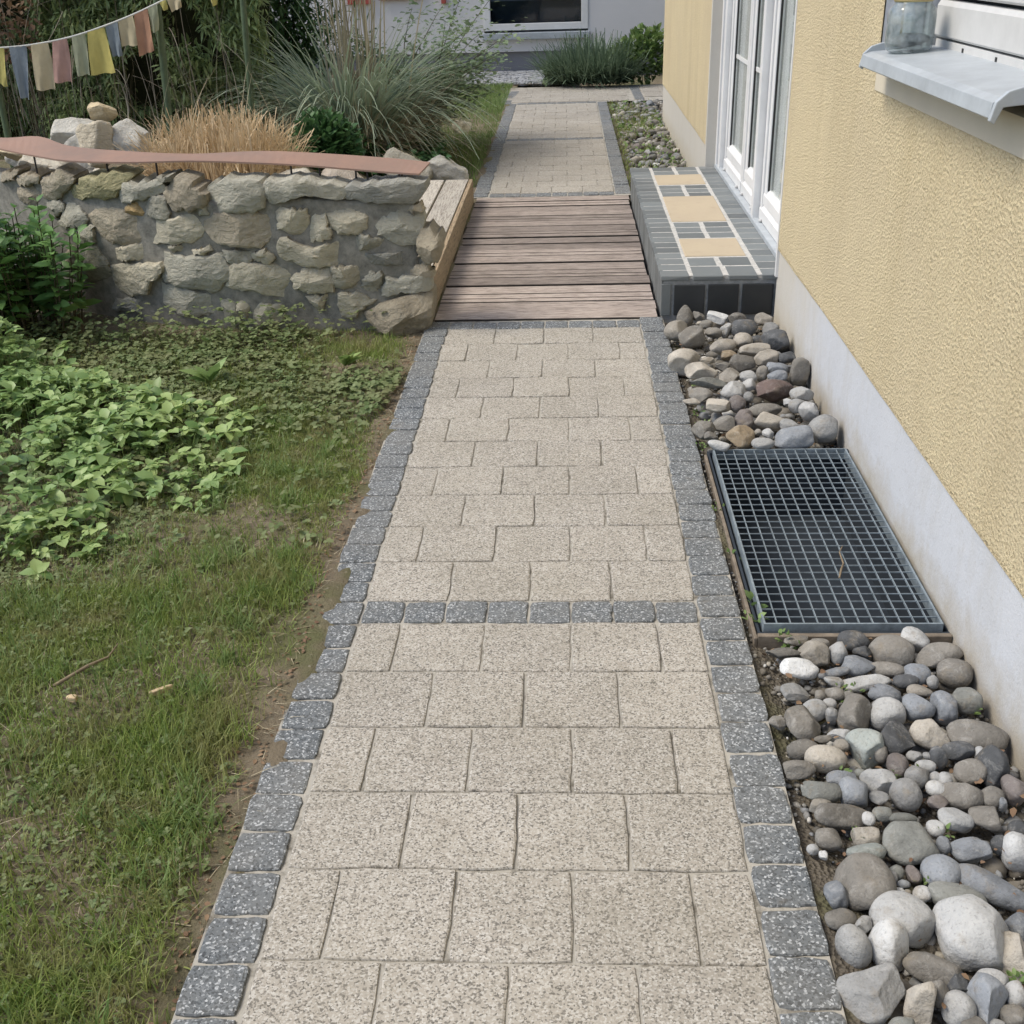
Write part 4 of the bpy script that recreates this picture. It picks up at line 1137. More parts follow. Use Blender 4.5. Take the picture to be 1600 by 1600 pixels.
 ('far', 0.993, 10.114, 0.0, 0.03, 0.019, 0.015, 0, 'l', 'r'),
 ('far', 0.982, 9.533, 0.0, 0.028, 0.02, 0.016, 0, 'n', 'r'),
 ('far', 1.132, 8.643, 0.0, 0.03, 0.021, 0.017, 0, 'n', 'r'),
 ('far', 1.066, 8.61, 0.0, 0.03, 0.021, 0.017, 0, 'l', 'r'),
 ('far', 0.993, 8.578, 0.0, 0.03, 0.021, 0.016, 0, 'n', 'r'),
 ('far', 1.202, 10.546, 0.0, 0.031, 0.022, 0.018, 0, 'n', 'r'),
 ('far', 1.256, 10.848, 0.0, 0.037, 0.023, 0.018, 0, 'l', 'r'),
 ('far', 0.973, 10.404, 0.0, 0.026, 0.016, 0.013, 0, 'n', 'r'),
 ('far', 1.316, 9.241, 0.0, 0.028, 0.025, 0.02, 0, 'n', 'r'),
 ('far', 1.352, 8.781, 0.0, 0.026, 0.028, 0.022, 0, 'n', 'r'),
 ('far', 1.194, 11.609, 0.0, 0.039, 0.021, 0.017, 0, 'n', 'r'),
 ('far', 0.982, 11.948, 0.0, 0.03, 0.022, 0.018, 0, 'w', 'r')]
desc = {}
for k, (bedn, x, y, z, a, b, c, ang, col, shp) in enumerate(STONES):
    size = (a * b) ** .5
    sz = ('large' if size > .065 else 'medium' if size > .036 else 'small') if bedn == 'near' else ('large' if size > .055 else 'medium' if size > .036 else 'small')
    form = {'a': 'angular', 'c': 'slab-like', 'p': 'pointed', 'r': 'long rounded' if a > 1.7 * b else 'rounded'}[shp]
    place = {'near': 'in the bed before the grate', 'mid': 'in the bed between grate and step', 'far': 'in the bed behind the step'}[bedn]
    side = 'wall side' if x > 1.25 else 'path side' if x < 1.06 else 'middle'
    desc.setdefault((sz, SW[col], form, place, side, bedn), []).append((y, k))
LBL = {}
ORD = ['nearest', 'second', 'third', 'fourth', 'fifth', 'sixth', 'seventh', 'eighth', 'ninth', 'tenth']
for (sz, cw, form, place, side, bedn), lst in desc.items():
    lst.sort()
    for r_, (yv, k) in enumerate(lst):
        s = f'{sz} {cw} {form} stone {place}, {side}'
        if len(lst) > 1:
            s += ', ' + ('nearest' if r_ == 0 else 'farthest' if r_ == len(lst) - 1 else ORD[r_] + ' nearest')
        LBL[k] = s
for k, (bedn, x, y, z, a, b, c, ang, col, shp) in enumerate(STONES):
    v = random.uniform(.74, 1.24)
    lum = sum(SC[col]) / 3
    cc = tuple(min(.75, (q * .72 + lum * .28) * v * .93) for q in SC[col])
    size = max(a, b)
    zz = z if bedn != 'far' else max(-0.03, -0.035 + c * .6)
    if bedn == 'near' and c < .03: zz = z + .0
    if shp == 'r' and (bedn != 'near' or k % 3 == 0) and k % 5: shp = 'q'
    o = stone('stone', (x, y, zz), (a, b, c), ang, shp, cc, 300 + k, 4 if size > .045 or shp in 'acq' else 3, 'stone', 0.10, True)
    tag(o, LBL[k], 'stone', {'near': 'stones in the bed before the grate', 'mid': 'stones in the bed between grate and step', 'far': 'stones in the bed behind the step'}[bedn])

# small pebbles and grit between the loose stones
n = NT('grit', 0.85, 0.3)
c = n.ramp(n.isl, [(0, (.09, .085, .075)), (.3, (.20, .18, .15)), (.6, (.24, .25, .26)), (.85, (.36, .33, .27)), (1, (.55, .54, .51))])
c = n.mix(n.ramp(n.noise(40, 5), [(.42, 0), (.66, .75)]), c, (.10, .088, .068))
n.color(c); n.bump(n.noise(110, 4), .3, .004)
M['grit'] = n.m
def pebbles(name, label, N, x0, x1, y0, y1, r0, r1, z0, z1, sub, seed, dens=None, power=2.0):
    r = np.random.default_rng(seed)
    bases = [stone_verts('r' if q % 3 else 'a', (1, r.uniform(.65, 1), r.uniform(.5, .8)), seed + q, sub, .2) for q in range(10)]
    parts = []
    for q in range(10):
        Vb, Fb = bases[q]; nn = N // 10
        th = r.uniform(0, 6.28, nn); s = r0 + (r1 - r0) * r.uniform(0, 1, nn) ** power
        px, py, pz = r.uniform(x0, x1, nn), r.uniform(y0, y1, nn), r.uniform(z0, z1, nn)
        if dens is not None:
            keep = dens(px, py); th, s, px, py, pz = th[keep], s[keep], px[keep], py[keep], pz[keep]; nn = len(th)
        c_, s_ = np.cos(th), np.sin(th)
        Pv = np.stack([Vb[None, :, 0] * c_[:, None] - Vb[None, :, 1] * s_[:, None], Vb[None, :, 0] * s_[:, None] + Vb[None, :, 1] * c_[:, None], np.tile(Vb[None, :, 2], (nn, 1))], 2) * s[:, None, None]
        Pv += np.stack([px, py, pz], 1)[:, None, :]
        parts.append((Pv.reshape(-1, 3), (Fb[None] + (np.arange(nn) * len(Vb))[:, None, None]).reshape(-1, 3)))
    V, Fc = merge(parts)
    return tag(link(name, mesh_np(name, V, Fc, 3), 'grit', smooth=True), label, 'gravel', kind='stuff')
pebbles('gravel', 'small pebbles filling the bed before the grate', 520, .985, 1.36, .5, 2.17, .012, .034, -.052, -.034, 2, 900, None, 1.4)
pebbles('gravel', 'small pebbles filling the bed between grate and step', 420, .96, 1.36, 3.28, 4.69, .012, .034, -.045, -.02, 2, 920, None, 1.4)
pebbles('gravel', 'small pebbles scattered in the mossy far bed', 700, .97, 1.5, 7.33, 12.2, .012, .045, -.045, -.02, 2, 940, None, 1.6)
pebbles('grit', 'fine grit along the cobbled border before the grate', 2600, .915, 1.37, .8, 2.2, .002, .011, -.035, -.018, 1, 960)
pebbles('grit', 'fine grit between cobbled border and tiled step', 1800, .915, 1.37, 3.27, 4.69, .002, .010, -.035, -.015, 1, 980)
pebbles('grit', 'fine grit in the narrow strip beside the grate', 260, .915, .94, 2.2, 3.27, .002, .007, -.03, -.012, 1, 990)

# ================================================================== STONE WALL
def yface(x):
    t = np.maximum(0., -np.asarray(x, float) - .9); return 4.60 + .4 * t ** 1.5
sw = empty('stone_wall', (-1.0, 4.75, 0)); tag(sw, 'low garden wall of rough mortared limestone left of the boardwalk', 'wall')
xs = np.concatenate([np.arange(-2.75, -0.12, 0.03), [-0.118]]); zs = np.linspace(-.06, .585, 24)
X, Z = np.meshgrid(xs, zs)
P = np.stack([X, 0 * X, Z], -1).reshape(-1, 3)
Yf = yface(X) + .006 + .010 * vnoise(P, 71, 16, 3).reshape(X.shape)
topl = .535 + .05 * sstep(-.6, -1.6, xs) + .012 * vnoise(np.stack([xs, 0 * xs, 0 * xs], -1), 72, 9, 2)
Zs = (Z + .06) / .645 * (topl[None] + .06) - .06
Vf = np.stack([X, Yf, Zs], -1)
back = np.stack([xs, yface(xs) + .19, topl + .0], -1); backb = back.copy(); backb[:, 2] = -.06
allv = np.concatenate([Vf.reshape(-1, 3), back, backb]); k = len(xs); nz = len(zs)
i = np.arange(nz - 1)[:, None] * k + np.arange(k - 1)[None]
Fq = [np.stack([i, i + 1, i + k + 1, i + k], -1).reshape(-1, 4)]
a = np.arange(k - 1); t0 = (nz - 1) * k; b0 = nz * k; c0 = b0 + k
Fq += [np.stack([t0 + a, t0 + a + 1, b0 + a + 1, b0 + a], -1), np.stack([b0 + a, b0 + a + 1, c0 + a + 1, c0 + a], -1)]
me = mesh_np('mortar', allv, np.concatenate(Fq), 4)
bm = bmesh.new(); bm.from_mesh(me); bm.verts.ensure_lookup_table()
bm.faces.new([bm.verts[r_ * k + k - 1] for r_ in range(nz)] + [bm.verts[b0 + k - 1], bm.verts[c0 + k - 1]])
bmesh.ops.recalc_face_normals(bm, faces=bm.faces); bm.to_mesh(me); bm.free()
child(link('mortar', me, 'mortar', smooth=True), sw)
WC = {'g': (.38, .365, .30), 'd': (.29, .285, .25), 't': (.50, .46, .355), 'n': (.37, .325, .245), 'y': (.36, .33, .19), 'o': (.42, .30, .15)}
POLYS = [([(-0.949,0.623),(-0.862,0.65),(-0.753,0.645),(-0.725,0.624),(-0.738,0.52),(-0.772,0.505),(-0.963,0.497)],'g',1),
 ([(-0.714,0.633),(-0.692,0.639),(-0.556,0.639),(-0.41,0.615),(-0.4,0.597),(-0.408,0.543),(-0.484,0.562),(-0.564,0.564),(-0.648,0.541),(-0.687,0.53),(-0.717,0.591)],'g',1),
 ([(-0.392,0.611),(-0.249,0.626),(-0.102,0.632),(-0.081,0.62),(-0.093,0.536),(-0.147,0.519),(-0.213,0.536),(-0.264,0.525),(-0.318,0.541),(-0.395,0.545)],'d',1),
 ([(-0.682,0.493),(-0.659,0.508),(-0.553,0.503),(-0.563,0.442),(-0.594,0.411),(-0.645,0.412),(-0.684,0.432)],'t',0),
 ([(-0.55,0.472),(-0.486,0.486),(-0.469,0.409),(-0.474,0.384),(-0.554,0.376)],'t',0),
 ([(-0.477,0.483),(-0.378,0.503),(-0.319,0.468),(-0.323,0.419),(-0.413,0.399),(-0.463,0.427)],'t',0),
 ([(-0.273,0.449),(-0.18,0.49),(-0.093,0.485),(-0.083,0.451),(-0.105,0.359),(-0.177,0.357),(-0.268,0.396)],'g',0),
 ([(-0.381,0.37),(-0.35,0.394),(-0.251,0.38),(-0.273,0.333),(-0.356,0.332)],'g',0),
 ([(-0.669,0.394),(-0.624,0.374),(-0.538,0.354),(-0.422,0.371),(-0.408,0.352),(-0.418,0.276),(-0.514,0.274),(-0.578,0.279),(-0.676,0.312),(-0.687,0.357)],'t',0),
 ([(-0.384,0.301),(-0.313,0.315),(-0.122,0.334),(-0.102,0.346),(-0.088,0.27),(-0.285,0.277),(-0.367,0.281)],'d',0),
 ([(-0.093,0.417),(-0.049,0.42),(-0.02,0.385),(-0.014,0.336),(-0.032,0.298),(-0.077,0.283),(-0.112,0.319)],'n',2),
 ([(-0.993,0.45),(-0.926,0.487),(-0.829,0.494),(-0.73,0.481),(-0.705,0.45),(-0.717,0.395),(-0.774,0.348),(-0.836,0.365),(-0.93,0.374),(-0.98,0.411)],'n',0),
 ([(-0.936,0.335),(-0.882,0.351),(-0.801,0.333),(-0.819,0.296),(-0.898,0.287)],'g',0),
 ([(-0.813,0.318),(-0.761,0.349),(-0.714,0.313),(-0.734,0.288),(-0.8,0.298)],'t',0),
 ([(-0.915,0.233),(-0.898,0.287),(-0.744,0.281),(-0.659,0.242),(-0.667,0.151),(-0.698,0.135),(-0.816,0.173),(-0.922,0.187)],'t',0),
 ([(-0.648,0.222),(-0.599,0.26),(-0.483,0.267),(-0.491,0.158),(-0.591,0.163),(-0.634,0.176)],'t',0),
 ([(-0.474,0.264),(-0.4,0.266),(-0.338,0.243),(-0.381,0.198),(-0.448,0.17),(-0.482,0.187)],'t',0),
 ([(-0.358,0.198),(-0.313,0.242),(-0.275,0.238),(-0.271,0.209),(-0.315,0.145),(-0.358,0.165)],'g',0),
 ([(-0.277,0.135),(-0.251,0.215),(-0.072,0.225),(-0.073,0.161),(-0.192,0.15)],'g',0),
 ([(-0.164,0.233),(-0.101,0.27),(-0.058,0.244),(-0.06,0.219),(-0.13,0.217)],'n',0),
 ([(-0.466,0.154),(-0.379,0.149),(-0.31,0.125),(-0.359,0.087),(-0.401,0.054),(-0.457,0.048)],'t',0),
 ([(-0.361,0.062),(-0.274,0.104),(-0.129,0.153),(-0.072,0.149),(-0.079,0.048),(-0.109,-0.024),(-0.15,-0.051),(-0.282,-0.002),(-0.344,0.032)],'n',2),
 ([(-0.848,0.108),(-0.81,0.12),(-0.712,0.102),(-0.716,0.039),(-0.818,0.017),(-0.851,0.034)],'t',0),
 ([(-0.906,0.115),(-0.848,0.134),(-0.849,0.101),(-0.874,0.041),(-0.902,0.075)],'t',0),
 ([(-0.965,0.127),(-0.924,0.148),(-0.909,0.115),(-0.901,0.035),(-0.97,0.027)],'g',0),
 ([(-0.593,0.143),(-0.511,0.148),(-0.535,0.083),(-0.561,0.083)],'t',0),
 ([(-0.16,0.508),(-0.091,0.518),(-0.081,0.488),(-0.149,0.489)],'n',0),
 ([(-1.643,0.553),(-1.518,0.645),(-1.395,0.664),(-1.312,0.651),(-1.37,0.584),(-1.401,0.54),(-1.514,0.539),(-1.643,0.522)],'y',1),
 ([(-1.364,0.578),(-1.317,0.627),(-1.177,0.639),(-1.164,0.605),(-1.192,0.563),(-1.323,0.533),(-1.367,0.531)],'g',1),
 ([(-1.154,0.588),(-1.094,0.659),(-1.032,0.649),(-0.967,0.587),(-0.983,0.529),(-1.037,0.511),(-1.122,0.508),(-1.148,0.548)],'n',1),
 ([(-1.167,0.657),(-1.126,0.664),(-1.104,0.642),(-1.128,0.618),(-1.167,0.622)],'g',1),
 ([(-1.74,0.408),(-1.665,0.502),(-1.591,0.478),(-1.57,0.437),(-1.585,0.411),(-1.686,0.395)],'g',0),
 ([(-1.562,0.437),(-1.513,0.478),(-1.434,0.496),(-1.371,0.483),(-1.291,0.452),(-1.3,0.409),(-1.318,0.359),(-1.395,0.341),(-1.527,0.36),(-1.548,0.402)],'n',0),
 ([(-1.369,0.489),(-1.311,0.525),(-1.266,0.507),(-1.28,0.47),(-1.338,0.464)],'o',0),
 ([(-1.272,0.477),(-1.236,0.55),(-1.16,0.553),(-1.148,0.477),(-1.171,0.461)],'g',0),
 ([(-1.28,0.452),(-1.177,0.464),(-1.027,0.491),(-0.992,0.471),(-1.001,0.435),(-1.046,0.38),(-1.107,0.369),(-1.258,0.369),(-1.282,0.41)],'t',0),
 ([(-1.705,0.386),(-1.546,0.408),(-1.554,0.345),(-1.582,0.326),(-1.711,0.316)],'g',0),
 ([(-1.668,0.308),(-1.559,0.326),(-1.528,0.291),(-1.499,0.218),(-1.565,0.172),(-1.658,0.154),(-1.691,0.222)],'g',0),
 ([(-1.475,0.302),(-1.404,0.334),(-1.302,0.348),(-1.311,0.289),(-1.471,0.268)],'t',0),
 ([(-1.488,0.244),(-1.221,0.274),(-1.22,0.243),(-1.286,0.2),(-1.311,0.147),(-1.412,0.124),(-1.504,0.127)],'t',0),
 ([(-1.197,0.324),(-1.118,0.311),(-0.946,0.323),(-0.908,0.281),(-0.922,0.232),(-0.988,0.175),(-1.127,0.187),(-1.214,0.2)],'g',0),
 ([(-1.188,0.355),(-1.123,0.359),(-1.099,0.342),(-1.169,0.329)],'t',0),
 ([(-1.063,0.338),(-0.99,0.364),(-0.979,0.352),(-1.022,0.327)],'t',0),
 ([(-1.23,0.192),(-1.116,0.169),(-0.988,0.138),(-0.984,0.075),(-1.137,0.053),(-1.235,0.09)],'g',0),
 ([(-1.548,0.076),(-1.417,0.105),(-1.373,0.096),(-1.389,0.056),(-1.525,0.04)],'d',0),
 ([(-1.784,0.609),(-1.689,0.652),(-1.611,0.645),(-1.603,0.616),(-1.64,0.565),(-1.731,0.503),(-1.803,0.515)],'n',1),
 ([(-1.955,0.594),(-1.862,0.633),(-1.806,0.619),(-1.821,0.569),(-1.932,0.552)],'n',1),
 ([(-2.03,0.619),(-1.942,0.632),(-1.961,0.575),(-2.052,0.553)],'n',1),
 ([(-1.798,0.503),(-1.712,0.51),(-1.688,0.475),(-1.763,0.418),(-1.812,0.426)],'g',0),
 ([(-1.955,0.538),(-1.816,0.557),(-1.819,0.488),(-1.9,0.455),(-1.962,0.486)],'n',0),
 ([(-1.738,0.294),(-1.676,0.307),(-1.703,0.207),(-1.752,0.214)],'n',0),
 ([(-1.036,0.517),(-0.972,0.553),(-0.969,0.495),(-0.996,0.488)],'g',0)]
for k, (pts, col, kind) in enumerate(POLYS):
    r = np.random.default_rng(1000 + k)
    pts = np.array(pts, float)
    if kind == 1: pts[pts[:, 1] > pts[:, 1].mean(), 1] -= .022
    ctr = pts.mean(0)
    # resample the outline
    nxt = np.roll(pts, -1, 0); L = np.linalg.norm(nxt - pts, axis=1); cum = np.concatenate([[0], np.cumsum(L)])
    N = 32; s = np.linspace(0, cum[-1], N, endpoint=False)
    seg = np.clip(np.searchsorted(cum, s, 'right') - 1, 0, len(pts) - 1)
    ring = pts[seg] + (nxt[seg] - pts[seg]) * ((s - cum[seg]) / L[seg])[:, None]
    sm = ring.copy()
    for _ in range(1): sm = .25 * np.roll(sm, 1, 0) + .5 * sm + .25 * np.roll(sm, -1, 0)
    ring = .5 * sm + .5 * ring + r.normal(0, .0042, sm.shape)
    size = math.sqrt(max(1e-4, np.ptp(pts[:, 0]) * np.ptp(pts[:, 1])))
    proud = {0: .030, 1: .034, 2: .08}[kind] * r.uniform(.8, 1.35) + size * .09
    depth = {0: .06, 1: .15, 2: .12}[kind]
    planes = [(r.normal(0, 1.15, 2), r.uniform(-.1, .45)) for _ in range(8)]
    V = []
    fr = [(1.13, .5), (1.13, -.1), (1.12, .55), (1.08, .86), (.93, .98), (.74, 1.0), (.5, 1.0), (.25, 1.0)]
    for q, (f, pr) in enumerate(fr):
        rg = ctr + (ring - ctr) * f
        base = yface(rg[:, 0])
        if q == 0:
            yv = base + depth
        else:
            rel = (rg - ctr) / max(size, .03)
            pl = np.min([rel @ a_ + b_ for a_, b_ in planes], axis=0)
            h = proud * (pr + .62 * pl * min(1, max(.25, pr))) + .006 * vnoise(np.c_[rg, 0 * rg[:, 0]], 1500 + k, 34, 3)
            yv = base + .014 - np.maximum(h, -.006 if q > 1 else -.03)
        V.append(np.c_[rg[:, 0], yv, rg[:, 1]])
    V = np.concatenate(V + [np.array([[ctr[0], float(yface(ctr[0])) + .014 - proud * (1.0 + .62 * min(b_ for _, b_ in planes)), ctr[1]]])])
    f = []
    nr = len(fr)
    for q in range(nr - 1):
        for j in range(N): f.append((q * N + j, q * N + (j + 1) % N, (q + 1) * N + (j + 1) % N, (q + 1) * N + j))
    for j in range(N): f.append(((nr - 1) * N + j, (nr - 1) * N + (j + 1) % N, nr * N))
    f.append(tuple(range(N)))
    me = bpy.data.meshes.new('stone'); me.from_pydata([tuple(v) for v in V], [], f)
    bm = bmesh.new(); bm.from_mesh(me); bmesh.ops.recalc_face_normals(bm, faces=bm.faces); bm.to_mesh(me); bm.free()
    o = child(link('stone', me, 'rough'), sw)
    v = r.uniform(.85, 1.15); o.color = (*(q * v for q in WC[col]), 1)

# steel band on rods
def catmull(P, n=5):
    P = np.array(P, float); Q = np.vstack([2 * P[0] - P[1], P, 2 * P[-1] - P[-2]]); out = []
    for k in range(1, len(Q) - 2):
        for t in np.linspace(0, 1, n, endpoint=False):
            a, b, c, d = Q[k - 1:k + 3]
            out.append(.5 * (2 * b + (c - a) * t + (2 * a - 5 * b + 4 * c - d) * t * t + (3 * b - a - 3 * c + d) * t ** 3))
    out.append(P[-1]); return np.array(out)
front = catmull([(-2.35, 5.32, .72), (-2.004, 5.05, .705), (-1.768, 4.9, .692), (-1.589, 4.8, .686), (-1.312, 4.72, .688), (-1.036, 4.70, .691), (-.766, 4.68, .681), (-.555, 4.68, .666), (-.239, 4.66, .638), (-.093, 4.64, .630)])
backp = catmull([(-2.42, 5.50, .73), (-2.092, 5.25, .724), (-1.865, 5.15, .739), (-1.654, 4.98, .719), (-1.358, 4.86, .71), (-1.064, 4.8, .703), (-.786, 4.78, .711), (-.568, 4.76, .704), (-.247, 4.74, .68), (-.055, 4.72, .661)])
sb = empty('steel_band', (-1.0, 4.75, .6)); tag(sb, 'wavy rust-coloured steel plate on thin rods above the stone wall', 'steel plate')
n1 = len(front)
V = np.concatenate([front, backp, front - (0, 0, .007), backp - (0, 0, .007)])
f = []
for j in range(n1 - 1):
    f += [(j, j + 1, n1 + j + 1, n1 + j), (2 * n1 + j, 3 * n1 + j, 3 * n1 + j + 1, 2 * n1 + j + 1), (j, 2 * n1 + j, 2 * n1 + j + 1, j + 1), (n1 + j, n1 + j + 1, 3 * n1 + j + 1, 3 * n1 + j)]
f += [(0, n1, 3 * n1, 2 * n1), (n1 - 1, 3 * n1 - 1, 4 * n1 - 1, 2 * n1 - 1)]
me = bpy.data.meshes.new('plate'); me.from_pydata([tuple(v) for v in V], [], f)
child(link('plate', me, 'rust'), sb)
for x in (-1.83, -1.437, -1.211, -.638, -.519, -.368, -.32, -.187, -.175):
    zt = float(np.interp(x, front[:, 0], front[:, 2])); yt = float(np.interp(x, front[:, 0], front[:, 1])) + .045
    MB().tube([(x, yt, .50), (x + .004, yt, zt)], .0042, 6).build('rod', 'rod', sb)

# ================================================================== ROCKS
PALE, TANR, GREYR = (.64, .59, .48), (.64, .53, .35), (.54, .52, .46)
for (loc, dims, rz, col, label) in (
    ((-1.985, 6.2, .715), (.085, .065, .05), -35, TANR, 'tan rock balanced on top of the rock pile by the flags'),
    ((-2.10, 6.12, .60), (.155, .11, .10), -15, GREYR, 'broad grey white rock in the pile below the topmost rock'),
    ((-2.26, 5.88, .57), (.17, .12, .055), 0, TANR, 'flat golden rock at the left end of the rock pile'),
    ((-1.89, 5.86, .58), (.088, .085, .13), 5, (.62, .55, .42), 'upright pointed cream rock in the middle of the rock pile'),
    ((-1.73, 5.93, .56), (.10, .09, .12), -20, GREYR, 'grey craggy rock at the right end of the rock pile beside dry grass'),
    ((-2.02, 5.55, .46), (.15, .11, .09), 8, PALE, 'cream rock seen under the steel plate below the rock pile'),
    ((-1.60, 5.95, .50), (.07, .07, .09), 20, TANR, 'small tan rock wedged between the rock pile and dry grass'),
    ((-2.16, 5.72, .50), (.12, .10, .10), 30, PALE, 'cream rock in the front of the pile under the golden rock'),
    ((-1.99, 5.98, .50), (.12, .12, .12), 60, GREYR, 'grey rock supporting the upright cream rock from behind'),
    ((-1.72, 5.45, .47), (.08, .08, .07), 0, PALE, 'small pale rock under the steel plate left of dry grass'),
    ((-2.33, 6.2, .46), (.16, .14, .14), 40, GREYR, 'dark-sided rock under the flags at the picture edge'),
    ((-.80, 5.50, .40), (.11, .09, .13), 10, PALE, 'pale rock behind the wall right of the dry grass'),
    ((-.58, 5.55, .36), (.13, .09, .13), -10, (.46, .40, .33), 'warm cream rock behind the wall under the steel plate'),
    ((-.38, 5.75, .27), (.12, .09, .13), 15, PALE, 'pale rock behind the right end of the steel plate'),
    ((-.575, 7.80, .11), (.15, .10, .13), 8, PALE, 'rounded pale rock beyond the platform, near the plate tip'),
    ((-.33, 7.82, .08), (.14, .10, .13), -15, GREYR, 'craggy grey rock beyond the platform beside the lawn'),
    ((-.20, 7.62, -.005), (.06, .06, .05), 0, GREYR, 'small mossy rock at the corner of the platform and path'),
    ((-.42, 10.35, .02), (.09, .07, .06), 0, PALE, 'single small pale rock in the far lawn')):
    o = stone('rock', loc, dims, rz, 'k', col, int(abs(loc[0] * 1000 + loc[1] * 100)), 4, 'rough', .12, False)
    tag(o, label, 'rock', 'rocks of the rockery')

# ================================================================== FLAGS AND POLES
for x0, y0, zb, x1, zt, lab in ((-2.60, 6.36, .25, -2.57, 1.9, 'green garden pole at the left picture edge behind the steel plate'), (-1.69, 6.36, .30, -1.60, 1.9, 'green garden pole carrying the flag string above the dry grass'), (-1.53, 7.5, .25, -1.44, 2.1, 'green garden pole before the hedge left of the pampas grass')):
    mb = MB(); pts = [(x0 + (x1 - x0) * t, y0, zb + (zt - zb) * t) for t in np.linspace(0, 1, 9)]
    mb.tube(pts, [.019 + .0018 * math.sin(k * 2.3) for k in range(9)], 10)
    tag(mb.build('garden_pole', 'bamboo', smooth=True), lab, 'pole', 'green garden poles')
fs = empty('flag_string', (-2.0, 6.3, 1.05)); tag(fs, 'sagging cord of small faded cloth flags between green poles', 'flag string')
cp_ = catmull([(-2.75, 6.3, 1.025), (-2.502, 6.3, 1.035), (-2.325, 6.3, 1.046), (-2.11, 6.3, 1.078), (-1.91, 6.3, 1.129), (-1.747, 6.3, 1.18), (-1.601, 6.3, 1.234), (-1.40, 6.3, 1.31), (-1.15, 6.3, 1.42)], 4)
MB().tube([tuple(q) for q in cp_], .0055, 6).build('cord', 'cord', fs, smooth=True)
FC = {'y': (.52, .47, .17), 'Y': (.56, .49, .17), 'b': (.25, .29, .33), 'B': (.24, .28, .31), 'c': (.52, .45, .30), 'p': (.47, .30, .26), 'g': (.38, .40, .28), 'o': (.47, .27, .18)}
for col, q in (('y', [(-2.56, 1.033), (-2.478, 1.036), (-2.495, .843), (-2.575, .868)]), ('b', [(-2.45, 1.04), (-2.355, 1.042), (-2.388, .777), (-2.435, .787)]), ('c', [(-2.333, 1.046), (-2.233, 1.055), (-2.24, .822), (-2.346, .82)]),
               ('p', [(-2.213, 1.058), (-2.128, 1.073), (-2.139, .859), (-2.238, .856)]), ('g', [(-2.103, 1.078), (-2.028, 1.096), (-2.03, .894), (-2.1, .887)]), ('Y', [(-2.011, 1.10), (-1.919, 1.122), (-1.89, .901), (-2.025, .89)]),
               ('B', [(-1.908, 1.124), (-1.842, 1.145), (-1.841, .981), (-1.893, .98)]), ('c', [(-1.835, 1.147), (-1.755, 1.173), (-1.738, 1.03), (-1.837, 1.028)]), ('o', [(-1.746, 1.178), (-1.672, 1.205), (-1.664, 1.003), (-1.748, .978)]),
               ('g', [(-1.67, 1.206), (-1.616, 1.224), (-1.631, 1.097), (-1.663, 1.087)]), ('y', [(-1.605, 1.232), (-1.568, 1.245), (-1.566, 1.192), (-1.589, 1.20)]), ('c', [(-1.56, 1.248), (-1.485, 1.277), (-1.49, 1.204), (-1.542, 1.187)]),
               ('y', [(-1.345, 1.33), (-1.275, 1.36), (-1.30, 1.213), (-1.325, 1.207)])):
    q = np.array(q); nu, nv = 7, 9; V = []
    ph = random.uniform(0, 6)
    for j in range(nv):
        t = j / (nv - 1)
        for i_ in range(nu):
            s = i_ / (nu - 1)
            xz = (q[0] * (1 - s) + q[1] * s) * (1 - t) + (q[3] * (1 - s) + q[2] * s) * t
            bulge = .35 * math.sin(math.pi * t) * (s - .5) * .012
            V.append((xz[0] + bulge, 6.3 - .006 + .018 * t * math.sin(6.5 * s + ph + 1.5 * t) + .005 * math.sin(17 * s + 5 * t + ph) - .01 * t, xz[1] + .003 * math.sin(9 * s + ph) * t))
    f = [(j * nu + i_, j * nu + i_ + 1, (j + 1) * nu + i_ + 1, (j + 1) * nu + i_) for j in range(nv - 1) for i_ in range(nu - 1)]
    me = bpy.data.meshes.new('flag'); me.from_pydata(V, [], f)
    o = child(link('flag', me, 'cloth', smooth=True), fs); o.color = (*FC[col], 1)

# ================================================================== FAR HOUSE
fh = empty('far_house', (0.5, 15.5, 0)); tag(fh, 'white plastered house closing the view at the end of path', 'house')
YF = 15.45; wx0, wx1, wz0, wz1 = -.535, .785, .465, 1.75
mb = MB()
for a, b, c, d in ((-6, wx0, .235, 5), (wx0, wx1, .235, wz0 - .01), (wx0, wx1, wz1, 5), (wx1, 9, .235, 5)): mb.box((a, YF, c), (b, YF + .3, d))
mb.box((-6, YF + .3, .235), (9, YF + 6, 5))
mb.build('wall', 'whitewall', fh)
for a, b in ((-6, -.80), (-.797, 1.4), (1.403, 9)): MB().box((a, YF + .05, -.1), (b, YF + .28, .234)).build('base_slab', 'greybase', fh)
fw = empty('window', (.1, YF, .5)); fw.parent = fh; fw.matrix_parent_inverse = Matrix.Translation(fh.location).inverted()
def fpart(mb, name, mat, bevel=0.0):
    o = mb.build(name, mat, None, bevel); o.parent = fw; o.matrix_parent_inverse = Matrix.Translation(Vector((.1, YF, .5))).inverted(); return o
fpart(MB().box((wx0, YF - .012, wz0 + .02), (wx0 + .085, YF + .06, wz1)).box((wx1 - .085, YF - .012, wz0 + .02), (wx1, YF + .06, wz1)).box((wx0 + .085, YF - .012, wz0 + .02), (wx1 - .085, YF + .06, wz0 + .10)), 'frame', 'white_pvc', .006)
fpart(MB().box((wx0 + .08, YF + .03, wz0 + .09), (wx1 - .08, YF + .036, wz1)), 'pane', 'dark_glass')
fpart(MB().box((.14, YF + .12, wz0 + .36), (.155, YF + .13, wz1)).box((wx0, YF + .12, wz0 + .36), (wx1, YF + .13, wz0 + .40)), 'inner_bar', 'guide')
